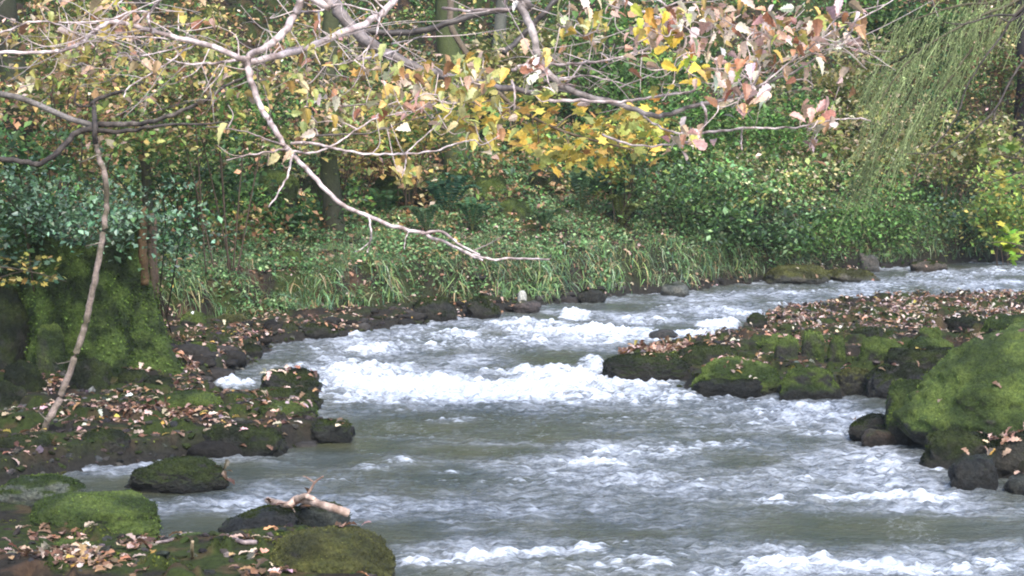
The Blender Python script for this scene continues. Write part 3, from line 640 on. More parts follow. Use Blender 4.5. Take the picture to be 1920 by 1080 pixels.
# ------------------------------------------------------------------ low plants of the far bank
def blade(bend):
    P = np.array([(0, 0), (.06 * bend, .36), (.26 * bend, .66), (.55 * bend, .80 - .12 * bend), (.86 * bend, .84 - .42 * bend)]); w = [.022, .026, .022, .014, .001]
    V = [(p[0], s * q, p[1]) for p, q in zip(P, w) for s in (-1, 1)]
    return tpl(V, [(2 * i, 2 * i + 1, 2 * i + 3, 2 * i + 2) for i in range(4)])
T_bl = [blade(b) for b in (.5, .9, 1.2)]
_hp = [(0, 0), (.22, .20), (.46, .20), (.68, .0), (.84, -.36)]; T_bl.append(tpl([(p[0], s * q, p[1]) for p, q in zip(_hp, (.010, .013, .012, .009, .001)) for s in (-1, 1)], [(2 * i, 2 * i + 1, 2 * i + 3, 2 * i + 2) for i in range(4)]))
P_gr = [((.09, .17, .07), 3), ((.13, .21, .08), 3), ((.18, .24, .08), 1.6), ((.06, .12, .07), 2), ((.30, .24, .13), 1.5), ((.24, .30, .19), 1.3)]
bg = Bag()
def bank_pts(n, smin, smax, px0=-100, px1=2150):
    Y = rng.uniform(20, 42, n); u = rng.uniform(px0, px1, n); x = (u - 960) / F * Y
    z, s, _ = terrain(x, Y); mw = np.interp(x, [-6, -3.2, -1, 0.3, 3, 8], MW); q = s - mw
    k = (q > smin) & (q < smax); return x[k], Y[k], z[k], q[k]
for n, a, b, sz, T in ((200000, .08, .45, (.18, .42), 3), (120000, -.1, .5, (.10, .24), 2), (620000, .1, 7, (.05, .12), 2), (200000, .3, 8, (.05, .12), 1)):
    x, y, z, q = bank_pts(n, a, b)
    nz = fbm2(x * 1.1, y * 1.1, 401, 3); keep = rng.uniform(0, 1, len(x)) < sstep(-.45, .25, nz + .8 * fbm2(x * 2.2, y * 2.2, 405, 2)) * (1 if a < 0 else .85)
    if T < 3: keep &= rng.uniform(0, 1, len(x)) < np.interp(q, [0, 2.5, 5.5], [1, .8, .15]) * np.interp(x, [-3, 0, 6], [1, .9, .9])
    x, y, z, q, nz = x[keep], y[keep], z[keep], q[keep], nz[keep]; m = len(x)
    tuft = fbm2(x * 3, y * 3, 405, 2)
    head = -0.85 + rng.normal(0, .5 if T == 3 else 1.3, m)
    c = palette(P_gr, m, .28) * (1 + .45 * sstep(-.5, .5, fbm2(x * .5, y * .5, 410, 2)))[:, None]
    scatter(bg, T_bl[T], np.stack([x, y, z - .02], -1), head, rng.normal(0, .35, m) + (0 if T == 3 else .5), rng.normal(0, .3, m), rng.uniform(*sz, m) * np.clip(1 + .5 * tuft, .45, 1.5), c * (1.15 + .35 * np.clip(tuft, -1, 1))[:, None])
x, y, z, q = bank_pts(420000, .0, 7); k = fbm2(x * 1.4, y * 1.4, 431, 3) + rng.normal(0, .25, len(x)) > .05; x, y, z = x[k], y[k], z[k]; m = len(x)
scatter(bg, T_dia, np.stack([x, y, z + rng.uniform(.01, .14, m)], -1), rng.uniform(0, 6.28, m), rng.normal(.35, .4, m), rng.normal(0, .5, m), rng.uniform(.03, .075, m), palette([((.08, .15, .06), 3), ((.12, .2, .08), 3), ((.2, .26, .13), 1), ((.05, .09, .035), 2), ((.20, .14, .07), .7), ((.12, .08, .045), .6)], m, .3) * 1.7)
gr = bg.make('bank_grass', M_grass); tag(gr, 'short tangled grass and herbs on the far bank', kind='stuff')

P_ivy = [((.03, .065, .02), 3), ((.05, .10, .03), 3), ((.09, .145, .05), 2), ((.07, .12, .075), 1.2)]
P_brn = [((.16, .09, .04), 3), ((.10, .06, .03), 2), ((.28, .17, .09), 1.6), ((.36, .25, .12), .8)]
P_aut = [((.40, .31, .10), 2.4), ((.30, .28, .09), 2.5), ((.20, .24, .07), 3), ((.38, .22, .12), 2), ((.50, .37, .27), 2), ((.12, .18, .06), 3), ((.18, .11, .07), 1.5)]
P_yel = [((.42, .31, .08), 4), ((.36, .30, .08), 3), ((.28, .28, .08), 3), ((.60, .30, .05), 1), ((.30, .34, .07), 1)]
P_olv = [((.17, .18, .05), 3), ((.24, .22, .08), 2.5), ((.34, .28, .16), 2), ((.09, .12, .03), 3), ((.42, .34, .24), 1)]
P_hol = [((.06, .11, .06), 3), ((.09, .16, .09), 3), ((.15, .22, .15), 1.5), ((.04, .08, .03), 3)]
P_lau = [((.06, .11, .04), 3), ((.09, .17, .06), 3), ((.16, .24, .11), 1.5), ((.025, .05, .022), 3.5)]
P_grn = [((.06, .12, .03), 3), ((.09, .17, .04), 3), ((.14, .22, .06), 1.5), ((.04, .08, .02), 2)]
P_lim = [((.20, .27, .06), 3), ((.34, .33, .08), 1.6), ((.13, .21, .05), 4), ((.45, .36, .08), .8)]
# undergrowth carpet on the hillside
bg = Bag(); n = 300000
Y = rng.uniform(22, 62, n); u = rng.uniform(-500, 2800, n); x = (u - 960) / F * Y
z, s, _ = terrain(x, Y); k = s > np.interp(x, [-8, -2, 4, 12], [3.8, 3.4, 2.2, 1.2]); x, Y, z, s = x[k], Y[k], z[k], s[k]
a = fbm2(x * .45, Y * .45, 501, 3); b = fbm2(x * 1.3, Y * 1.3, 511, 3); hgt = sstep(-.3, .7, fbm2(x * .9, Y * .9, 521, 3)) * .75
k = rng.uniform(0, 1, len(x)) < sstep(-.75, .0, b + .3); x, Y, z, s, a, b, hgt = x[k], Y[k], z[k], s[k], a[k], b[k], hgt[k]
m = len(x); c = np.empty((m, 3)); t = a + .35 * b + rng.normal(0, .18, m)
for pal, lo, hi in ((P_olv, -9, -.45), (P_brn, -.45, -.12), (P_ivy, -.12, .32), (P_grn, .32, .6), (P_aut, .6, 9)):
    kk = (t >= lo) & (t < hi); c[kk] = palette(pal, kk.sum(), .35)
zz = z + rng.uniform(0, 1, m) ** .6 * hgt
scatter(bg, T_dia, np.stack([x, Y, zz], -1), rng.uniform(0, 6.28, m), rng.normal(.35, .5, m), rng.normal(0, .5, m), rng.uniform(.06, .13, m), c * 1.95)
ug = bg.make('undergrowth', M_leaf); tag(ug, 'ivy, bramble and leaf litter covering the wooded slope', kind='stuff')

def shrub(name, label, px, pt, pb, wpx, Y, pal, n, size, cat='shrub', T=T_dia, mat=None, stem=(.07, .05, .035), layers=15, flat=.35, nst=6, group=None, droop=.35, back=0.0):
    """stems from the ground that end in layered leaf sprays inside the box the photo shows"""
    r = np.random.default_rng(sum(map(ord, label)))
    c = D(px, (pt + pb) / 2, Y); w = wpx * Y / F / 2; h = (pb - pt) * Y / F / 2
    pal = [(tuple(min(.75, v * 1.3) for v in p[0]), p[1]) for p in pal]
    O = np.array([c[0] * (1 + back / Y), Y + back, 0]); O[2] = hz1(O[0], O[1]); root = thing(name, label, cat, tuple(O), group)
    st = Bag(); lf = Bag(); cents = []
    for i in range(nst):
        th = r.uniform(0, 6.28); q = r.uniform(.25, 1) ** .6
        tip = c + np.array([w * q * math.cos(th), w * .8 * q * math.sin(th), h * r.uniform(-.75, .85)])
        tip[2] = max(tip[2], hz1(tip[0], tip[1]) + .15)
        b0 = O + np.array([r.normal(0, .12 * w), r.normal(0, .12 * w), -.05]); mid = (b0 + tip) / 2 + np.array([r.normal(0, .1), r.normal(0, .1), .25 * abs(tip[2] - b0[2])])
        P = spline([b0, mid, tip], 6); tube(st, P, np.linspace(.009, .003, len(P)) * (1 + w * .3), stem, 5)
        for j in range(max(1, layers // 3)):
            f = r.uniform(.45, 1); cents.append(P[int(f * (len(P) - 1))] + r.normal(0, 1, 3) * np.array([w * .25, w * .25, h * .2]))
    cents = np.array(cents); K = len(cents); per = max(4, n // K); sh = r.normal(0, .3, K)
    ci = np.repeat(np.arange(K), per); m = len(ci); sr = w * .19 + .05
    off = r.normal(0, 1, (m, 3)) * np.array([sr, sr, sr * flat]); off[:, 2] -= droop * (off[:, 0] ** 2 + off[:, 1] ** 2) / (sr + .01) * .5
    p = cents[ci] + off; gnd = hz(p[:, 0], p[:, 1]); p[:, 2] = np.maximum(p[:, 2], gnd + .03)
    col = palette(pal, m, .2) * np.exp(sh[ci])[:, None]
    scatter(lf, T, p, r.uniform(0, 6.28, m), r.normal(.4, .45, m), r.normal(0, .45, m), size * np.clip(np.exp(r.normal(-.05, .32, m)), .4, 1.9), col)
    st.make('stem', M_bark, root, True, O); lf.make('foliage', mat or M_leaf, root, False, O); return root
# left hand thicket
shrub('holly_bush', 'bluish green leafy bush hanging over the rotten stump, right of the leaning stem', 295, 300, 425, 230, 18.9, P_hol, 1500, .055, mat=M_gloss, flat=.4, nst=8, back=3.6)
shrub('holly_bush', 'dark bluish green bush at the left picture edge, left of the leaning stem', 90, 300, 445, 290, 18.0, P_hol, 2600, .055, back=3.5, nst=8, mat=M_gloss, flat=.5)
shrub('leafy_sapling', 'leafy sapling of green leaves at the left edge under the crooked limb', 60, 215, 330, 200, 19.5, P_ivy, 1400, .07, cat='sapling')
shrub('beech_sapling', 'yellow and tan leaved sapling in the upper left corner', 120, -30, 170, 380, 24, P_aut, 2600, .085, cat='sapling', nst=7)
shrub('beech_sapling', 'yellow brown sapling behind the pale twigs, upper left, nearer the middle', 420, 20, 210, 330, 25.5, P_aut, 2300, .085, cat='sapling', nst=7)
shrub('beech_sapling', 'tan and russet sapling leaves at the left edge below the pale twig', 90, 130, 300, 260, 26, [(P_brn[2][0], 3), (P_aut[0][0], 1), (P_aut[3][0], 2), (P_grn[0][0], 3)], 1800, .085, cat='sapling', nst=9)
shrub('hazel_bush', 'green leaved bush behind the fork of the two pale branches', 460, 120, 300, 260, 30.5, P_grn, 1700, .10, flat=.3)
shrub('hazel_bush', 'orange and yellow leafed bush left of the mossy trunk at the top edge', 660, 10, 210, 300, 31.5, P_aut, 2300, .10)
shrub('hazel_bush', 'yellow green bush in front of the mossy trunk under the thick brown bough', 760, 150, 280, 320, 31, [(P_aut[0][0], 3), (P_grn[1][0], 3), (P_yel[1][0], 2)], 2000, .095)
shrub('bramble_bush', 'brown and pink leaved bramble between the two dark trunks', 720, 260, 370, 200, 33.5, P_brn, 1300, .09)
shrub('bramble_bush', 'dark green bramble under the crooked limb behind the bluish bush', 330, 240, 340, 280, 28, P_ivy, 1500, .085)
shrub('bramble_bush', 'bright green low plants above the grass between stump and dark trunk', 480, 330, 440, 240, 30.5, P_grn, 1300, .085)
shrub('bramble_bush', 'low green and yellow plants right of the bluish bush, above the grass', 560, 380, 430, 180, 30, [(P_grn[0][0], 4), (P_yel[0][0], .6), (P_hol[1][0], 2)], 900, .08)
shrub('beech_sapling', 'loose yellow green sapling hanging in front of the second dark trunk top', 620, 10, 270, 230, 26.5, P_aut, 1500, .085, cat='sapling', back=5)
shrub('beech_sapling', 'greenish sapling at upper left behind the crooked limb end', 330, 150, 290, 300, 25, [(P_grn[1][0], 3), (P_aut[2][0], 2), (P_brn[2][0], 1)], 1500, .085, cat='sapling', back=4)
# middle and right slope
shrub('hazel_bush', 'green bush right of the mossy trunk at the top edge', 960, 0, 170, 260, 36, P_olv, 1900, .12)
shrub('hazel_bush', 'green bush at the top edge, left of the right hand orange leaf cluster', 1150, -10, 120, 300, 37, P_grn, 2000, .12)
shrub('leafy_bush', 'mid green small leaved bush behind the right hand oak twigs', 1230, 110, 280, 330, 34, P_grn, 3600, .085)
shrub('leafy_bush', 'soft green bush just right of the maple leaves', 1400, 150, 290, 260, 35, P_grn, 2600, .085)
shrub('laurel_bush', 'glossy dark green bush above the grass, right of the maple leaves', 1280, 280, 410, 320, 31.5, P_lau + P_grn, 3400, .075, mat=M_gloss, flat=.3)
shrub('laurel_bush', 'glossy bright green bush left of the drooping spray', 1480, 262, 390, 330, 33, P_grn + P_olv, 3600, .075, mat=M_gloss, flat=.3)
shrub('laurel_bush', 'glossy low bush leaning over the grass below the two other glossy bushes', 1390, 370, 450, 260, 31.5, P_lau, 1700, .085, mat=M_gloss, flat=.35)
shrub('bramble_bush', 'beige and olive bramble right of the pinkish oak leaves, left of the drooping spray', 1620, 60, 200, 260, 38, P_olv, 2600, .10)
shrub('bramble_bush', 'olive bramble just left of the drooping spray, above the glossy bushes', 1560, 190, 290, 260, 36, P_olv, 2200, .095)
shrub('bramble_bush', 'orange tinted bramble at the top edge above the beige bramble', 1700, -30, 70, 260, 42, P_grn, 1500, .12)
shrub('bramble_bush', 'beige dead leaved bush directly behind the drooping spray', 1790, 180, 320, 220, 36, P_olv, 2400, .095)
shrub('bramble_bush', 'grey brown twiggy bush in the upper right corner behind the spray', 1870, 60, 200, 220, 38, [(P_brn[1][0], 3), (P_olv[3][0], 3), (P_grn[0][0], 1)], 1700, .095)
shrub('leafy_bush', 'yellow green bush at the right edge, above the stream bank', 1880, 270, 400, 180, 34, P_lim, 1800, .085)
shrub('leafy_bush', 'green herbs on the bank right under the drooping spray', 1640, 340, 440, 260, 34, P_grn, 2400, .07)
shrub('leafy_bush', 'grey green herbs on the bank near the right edge', 1830, 370, 460, 260, 35.5, [(P_hol[1][0], 3), (P_grn[0][0], 3), (P_olv[1][0], 1.5)], 2300, .07)
shrub('leafy_bush', 'low green herbs between grass and glossy bushes, right of the shoulder of the bank', 1500, 400, 465, 260, 32.5, P_grn, 1900, .065)
shrub('yellow_bush', 'dull yellow leaved twigs behind the lower right end of the maple leaves', 1170, 200, 300, 150, 31, P_yel, 700, .10, flat=.25)

def fern(label, px, pb, Y, hpx, n=11, col=(.05, .12, .045), lean=0.0, seed=1):
    r = np.random.default_rng(seed); O = D(px, pb, Y); O[2] = hz1(O[0], Y); h = hpx * Y / F
    root = thing('fern', label, 'fern', tuple(O)); rb = Bag(); lf = Bag()
    for i in range(n):
        th = 2 * math.pi * i / n + r.normal(0, .2); R_ = h * r.uniform(.6, .95); d = np.array([math.cos(th) + lean, math.sin(th) * .8, 0])
        tt = np.linspace(0, 1, 22); hh = h * r.uniform(.75, 1.1)
        P = O + d * (R_ * tt ** 1.2)[:, None] + np.array([0, 0, 1]) * (hh * np.sin(tt * 2.1) / math.sin(1.57))[:, None]
        tube(rb, P, np.linspace(.006, .002, 22), (.08, .09, .03), 4)
        side = np.cross(d / np.linalg.norm(d), [0, 0, 1])
        for sgn in (-1, 1):
            k = np.arange(3, 22); L = h * .24 * np.sin(np.clip((k - 1) / 21, 0, 1) * math.pi * .93 + .12)
            X = np.tile(side * sgn, (len(k), 1)) + d * .35 + r.normal(0, .08, (len(k), 3)) + np.array([0, 0, -.15]); X /= np.linalg.norm(X, axis=1)[:, None]
            Tg = np.gradient(P, axis=0)[k]; Yv = np.cross(np.cross(X, Tg), X); Yv /= np.linalg.norm(Yv, axis=1)[:, None] + 1e-9; Zv = np.cross(X, Yv)
            Mx = np.stack([X, Yv * .55, Zv], -1)
            scatter(lf, T_dia, P[k], None, None, None, L, np.array(col) * np.exp(r.normal(0, .25, (len(k), 1))), Mx)
    rb.make('rachis', M_bark, root, True, O); lf.make('frond', M_leaf, root, False, O)
fern('upright dark fern at the foot of the mossy trunk', 838, 408, 31, 80, 9, (.04, .11, .06), 0, 3)
fern('pale green fern arching left at the foot of the mossy trunk', 800, 425, 29.5, 55, 9, (.08, .15, .07), -.3, 4)
fern('broad fern just right of the mossy trunk foot', 885, 420, 30, 60, 10, (.06, .14, .06), .2, 5)
fern('bright green fern under the maple leaves', 1125, 350, 33, 75, 11, (.07, .17, .05), 0, 6)
fern('dark green fern right of the maple leaf tips', 1165, 355, 33, 60, 11, (.05, .13, .05), 0, 16)
fern('yellowing fern drooping down the bank below the maple leaves', 1165, 400, 31, 62, 8, (.16, .19, .06), .3, 7)
fern('long fern lying down the slope under the maple leaves', 1090, 395, 31.5, 70, 10, (.08, .15, .07), .5, 8)
fern('small fern in the grass right of the pale branch tip', 1020, 415, 30, 45, 9, (.06, .12, .05), .2, 9)
fern('fern behind the pale branch, right of the second dark trunk', 720, 405, 31, 55, 9, (.05, .12, .04), 0, 10)
fern('fern among green plants above the grass, left of the second dark trunk', 560, 395, 29.5, 50, 9, (.06, .15, .05), 0, 12)

# ------------------------------------------------------------------ standing trees on the slope
def lichen(n, c1, c2, f=1.0, seed=1):
    q_ = np.arange(n) * f; t = sstep(-.6, .6, noise2(q_ * .37, np.zeros(n) + seed * 3.7, seed) + .45 * noise2(q_ * .9, np.zeros(n) + 5, seed + 1) + .3 * np.random.default_rng(seed).normal(0, .5, n))[:, None]; return np.array(c1) * t + np.array(c2) * (1 - t)
def tree(label, px, pb, Y, wpx, c1, c2, lean=0.0, hgt=11, crown=1100, pal=None, seed=1, flare=1.5):
    r = np.random.default_rng(seed); O = D(px, pb, Y); O[2] = hz1(O[0], Y); w = wpx * Y / F / 2
    root = thing('tree', label, 'tree', tuple(O)); tr = Bag(); lb = Bag(); lf = Bag(); m = 40
    t = np.linspace(0, 1, m); P = O + np.stack([lean * hgt * t + .12 * np.sin(t * 9 + seed), .1 * np.sin(t * 7), hgt * t - .3], -1)
    rad = w * (1 - .6 * t) * (1 + (flare - 1) * np.exp(-t * 22)); tube(tr, P, rad, c1, 14, .05, lichen(m, c1, c2, .6, seed)); tr.make('trunk', M_bark, root, True, O)
    for i in range(9):
        k = int(m * r.uniform(.5, .97)); th = r.uniform(0, 6.28); L = r.uniform(1.4, 3.2)
        e = P[k] + np.array([L * math.cos(th), L * math.sin(th), r.uniform(.4, 1.6)]); Q = spline([P[k], (P[k] + e) / 2 + [0, 0, .35], e], 5)
        tube(lb, Q, np.linspace(rad[k] * .45, .015, len(Q)), c1, 5)
        q = crown // 9; off = r.normal(0, 1, (q, 3)) * [.75, .75, .4]; p = Q[np.minimum(len(Q) - 1, (len(Q) * r.uniform(.4, 1.05, q)).astype(int))] + off
        scatter(lf, T_dia, p, r.uniform(0, 6.28, q), r.normal(.4, .5, q), r.normal(0, .5, q), r.uniform(.09, .16, q), palette(pal or P_aut, q, .25))
    lb.make('limb', M_bark, root, True, O); lf.make('crown', M_leaf, root, False, O)
MB_, MG = (.07, .085, .03), (.045, .04, .03)
tree('straight mossy green trunk standing left of the maple leaves, ferns at its foot', 852, 405, 34, 50, MB_, (.05, .06, .03), .0, seed=2)
tree('dark brown trunk behind the bend of the pale hanging branch', 630, 450, 29.5, 36, (.05, .05, .03), (.07, .08, .035), .0, seed=3)
tree('grey trunk at the top edge above the pinkish oak leaves', 1493, 230, 44, 34, (.17, .16, .16), (.10, .10, .09), .01, seed=4)
tree('slender grey trunk at the top edge right of the mossy trunk', 945, 300, 40, 22, (.12, .12, .10), (.07, .07, .055), -.01, seed=5)
tree('dark trunk at the right picture edge behind the thin dark twigs', 1912, 330, 38, 44, (.028, .022, .026), (.045, .04, .035), .0, seed=6)
tree('dark trunk in the shade at the upper left picture edge', 30, 330, 26, 60, (.03, .028, .022), (.05, .06, .03), -.02, seed=7)
tree('slender dark trunk behind the crooked limb at upper left', 262, 360, 27, 20, (.04, .035, .028), (.06, .06, .035), .03, seed=8)
tree('slim dark trunk up the slope behind the thick brown bough', 710, 260, 42, 26, (.06, .055, .04), (.04, .04, .03), .02, seed=9)
tree('slim brown trunk up the slope behind the yellow leaves of the right oak twigs', 1265, 240, 43, 20, (.06, .05, .04), (.09, .08, .06), -.03, seed=10)
tree('slim dark trunk up the slope left of the drooping spray', 1655, 240, 44, 22, (.05, .045, .04), (.08, .08, .06), .03, seed=11)

# ------------------------------------------------------------------ rotten stump
def stump():
    O = G(128, 705, .2); O[1] += .6; root = thing('rotten_stump', 'huge rotten tree stump clothed in moss, orange dead wood on its right side', 'tree stump', tuple(O))
    na, nh = 130, 90; a = np.linspace(0, 2 * math.pi, na, endpoint=False); t = np.linspace(0, 1, nh); A, T = np.meshgrid(a, t)
    H = 1.48 + .16 * np.sin(A * 2 + 1) + .12 * np.abs(noise2(A * 4, A * 0 + 3, 9)); Z = T * H
    base = .60 * (1 + .10 * np.cos(2 * A + .4))
    but = np.abs(np.cos(A * 3.5 + .6 + .25 * noise2(A * 2, T * 3, 6))) ** 1.6; fl = np.exp(-T * 3.2)
    Rr = base * (1 + .5 * fl * but + .08 * fl) * (1 + .06 * noise2(A * 6, T * 5, 12)) + .05 * np.abs(noise2(A * 8, T * 2.2, 14)) + .012 * noise2(A * 30, T * 14, 15)
    X = Rr * np.cos(A) * 1.04; Y = Rr * np.sin(A) * .8; i = np.arange((nh - 1) * na).reshape(nh - 1, na); j = np.roll(i, -1, 1)
    f = np.stack([i, j, j + na, i + na], -1).reshape(-1, 4); V = np.stack([X, Y, Z - .1], -1).reshape(-1, 3)
    tt = sstep(-.5, .5, fbm2(A * 3, T * 5, 17, 3))[..., None]; c = np.array((.085, .13, .03)) * tt + np.array((.02, .034, .009)) * (1 - tt)
    V = np.vstack([V, [[0, 0, .9]]]); top = (nh - 1) * na; cap = [(top + k, top + (k + 1) % na, len(V) - 1) for k in range(na)]
    c = np.vstack([c.reshape(-1, 3), [[.05, .03, .02]]])
    new_mesh('trunk', V, np.concatenate([f.ravel(), np.array(cap).ravel()]), np.concatenate([np.full(len(f), 4), np.full(na, 3)]), M_rock, root, c, True, {'moss': np.full(len(V), .8)})
    # slabs of dead wood
    for (ang, wd, zt, zb, cc, nm) in ((-.42, .055, 1.62, .85, (.12, .075, .038), 'dead_wood'), (-.18, .05, 1.55, .5, (.085, .062, .042), 'dead_wood'), (-.02, .05, 1.5, .7, (.13, .085, .06), 'dead_wood')):
        bg = Bag(); k = 24; z = np.linspace(zb, zt, k); r0 = .60 + .075
        P = np.stack([r0 * np.cos(ang) * 1.1 + .012 * np.sin(z * 9), np.full(k, r0 * math.sin(ang) * .8), z], -1)
        tube(bg, P, wd * .8 * (1 + .2 * np.sin(z * 6)) * np.linspace(1.15, .6, k), cc, 9, .12, lichen(k, cc, tuple(np.array(cc) * .55), .9, int(wd * 100))); bg.make(nm, M_bark, root, True)
    bg = Bag(); n = 15000; r = rng; aa = r.uniform(0, 2 * math.pi, n); ti = r.uniform(.02, 1, n); ia = (aa / (2 * math.pi) * na).astype(int) % na; it = (ti * (nh - 1)).astype(int)
    p = V[it * na + ia] + r.normal(0, .012, (n, 3)); out_ = np.stack([np.cos(aa), np.sin(aa), np.full(n, -.4)], -1) + r.normal(0, .4, (n, 3)); out_ /= np.linalg.norm(out_, axis=1)[:, None]
    y_ = np.cross(out_, r.normal(0, 1, (n, 3))); y_ /= np.linalg.norm(y_, axis=1)[:, None]
    scatter(bg, T_dia, p, None, None, None, r.uniform(.015, .035, n), c[it * na + ia] * np.exp(r.normal(0, .4, (n, 1))) * 1.3, np.stack([out_, y_, np.cross(out_, y_)], -1))
    bg.make('moss', M_moss, root)
stump()

# ------------------------------------------------------------------ branches traced in the photograph, each at its own distance
def along(pts, Y0, Y1, wig=.0, seed=0):
    n = len(pts); r = np.random.default_rng(seed + n); return np.array([D(x, y, Y0 + (Y1 - Y0) * i / max(1, n - 1) + wig * r.normal()) for i, (x, y) in enumerate(pts)])
def limb(bag, pts, Y0, Y1, w0, w1, c1, c2, seed=1, extra=None, net=None, wig=.06, sides=8):
    P = along(pts, Y0, Y1, wig, seed)
    if extra is not None: P = np.vstack([np.array(extra), P])
    Q = spline(P, 7); n = len(Q); t = np.linspace(0, 1, n); Y = Q[:, 1]
    Q = Q + (.010 * np.stack([noise2(t * n * .35, t * 0 + seed + k * 9, seed + k) for k in range(3)], -1)) * min(1, w0 / 8)
    rad = .82 * (w0 + (w1 - w0) * t) * Y / F / 2 * (1 + .07 * noise2(t * n * .5, t * 0 + seed, seed))
    tube(bag, Q, rad, c1, sides, .05, lichen(n, c1, c2, 1.1, seed))
    if net is not None: net.append(Q)
    return Q
PALE, PALE2 = (.66, .55, .54), (.24, .175, .16)
GREY, GREY2 = (.24, .20, .19), (.13, .105, .095)
DARK, DARK2 = (.045, .037, .035), (.09, .075, .065)

# the crooked thin tree on the left
O = G(70, 826, .12); O[2] = hz1(O[0], O[1])
ct = thing('crooked_tree', 'thin crooked bare tree leaning out of the leafy ledge, dark limbs above', 'tree', tuple(O))
b = Bag(); Ys = O[1]
limb(b, [(70, 828), (90, 790), (115, 740), (140, 670), (160, 610), (170, 560), (179, 520), (190, 460), (196, 420), (200, 380), (197, 330), (184, 290), (178, 262)], Ys, Ys + .25, 17, 12, (.30, .23, .20), (.12, .10, .07), 5, wig=.02)
b.make('trunk', M_bark, ct, True, O)
for i, (pts, a0, a1, w0, w1, c1, c2) in enumerate([
    ([(178, 268), (178, 240), (177, 205), (176, 190), (205, 178), (232, 170)], .25, .3, 13, 8, DARK, DARK2),
    ([(180, 240), (145, 248), (125, 268), (100, 292), (70, 308), (40, 302), (-30, 296)], .25, -.1, 14, 12, DARK, DARK2),
    ([(180, 236), (130, 222), (70, 196), (30, 182), (-40, 168)], .25, .9, 13, 14, (.24, .21, .19), DARK2),
    ([(182, 234), (230, 233), (270, 231), (310, 220), (350, 204), (385, 188), (430, 158), (470, 140)], .25, -.6, 14, 5, (.17, .14, .12), DARK),
    ([(180, 246), (240, 246), (280, 238), (330, 233), (380, 233), (430, 228)], .25, .6, 11, 3, DARK2, DARK),
    ([(176, 192), (160, 200), (140, 190), (150, 150)], .3, .4, 7, 3, DARK, DARK2),
    ([(280, 212), (320, 200), (360, 190)], .1, .0, 4, 2, DARK2, DARK)]):
    b = Bag(); limb(b, pts, Ys + a0, Ys + a1, w0, w1, c1, c2, 20 + i); b.make('limb', M_bark, ct, True, O)
for pts in ([(75, 195), (95, 175), (100, 150)], [(110, 790), (130, 780)], [(140, 675), (112, 682), (105, 680)], [(190, 455), (160, 462)], [(185, 290), (150, 305)], [(90, 790), (70, 770)]):
    b = Bag(); limb(b, pts, Ys, Ys, 3, 1.5, (.3, .26, .2), GREY2, 3); b.make('twig', M_bark, ct, True, O)

# the overhanging oak: its trunk stands just outside the frame, its boughs hang across the view
OT = np.array([-6.0, 10.6, 0.0]); OT[2] = hz1(OT[0], OT[1])
oak = thing('oak_tree', 'oak hanging pale lichened boughs with the last pinkish leaves across the top', 'tree', tuple(OT))
b = Bag(); Pt = spline([OT + [0, 0, -.2], OT + [.1, 0, 2.2], OT + [.35, .1, 4.6], OT + [.3, .1, 8]], 10); tube(b, Pt, np.linspace(.38, .12, len(Pt)), (.12, .10, .08), 16, .05, lichen(len(Pt), (.16, .14, .12), (.07, .08, .04), .7, 2)); b.make('trunk', M_bark, oak, True, OT)
net = []
top = OT + [.33, .1, 5.2]
BO = [  # points, Y0, Y1, w0, w1, c1, c2, extra lead-in
 ([(572, -60), (565, -10), (552, 30), (528, 64), (498, 90), (466, 107), (470, 150), (490, 202), (514, 242), (542, 282), (580, 322), (636, 380), (690, 405), (740, 425), (790, 437), (840, 457), (880, 475), (915, 485), (975, 485), (1030, 486)], 10.9, 10.5, 21, 4, PALE, PALE2, [top, top + [2.6, .3, .5]], 'bough'),
 ([(560, -60), (640, 30), (690, 78), (740, 108), (800, 133), (870, 150), (950, 165), (1010, 175)], 12.3, 11.9, 38, 11, GREY, GREY2, [top + [0, 0, -.5], top + [2.4, 1.0, .1]], 'bough'),
 ([(930, -70), (975, 10), (998, 60), (1012, 112), (1042, 152), (1092, 178), (1150, 192), (1210, 213), (1252, 216), (1292, 200), (1360, 186), (1412, 165), (1440, 155), (1500, 128), (1560, 88), (1600, 55)], 11.6, 11.2, 22, 3, (.42, .36, .34), GREY2, [top + [0, .1, .8], top + [3.6, .8, .6]], 'bough'),
 ([(650, 52), (700, 60), (780, 60), (840, 44), (900, 26), (975, 14)], 12.8, 12.9, 15, 13, DARK, DARK2, None, 'limb'),
 ([(945, 100), (975, 72), (1002, 44), (1035, 8), (1060, -30)], 13.0, 13.2, 13, 13, DARK2, DARK, None, 'limb'),
]
for i, (pts, y0, y1, w0, w1, c1, c2, ex, nm) in enumerate(BO):
    b = Bag(); limb(b, pts, y0, y1, w0, w1, c1, c2, 40 + i, ex, net if i < 3 else None, .04, 10); b.make(nm, M_pale, oak, True, OT)
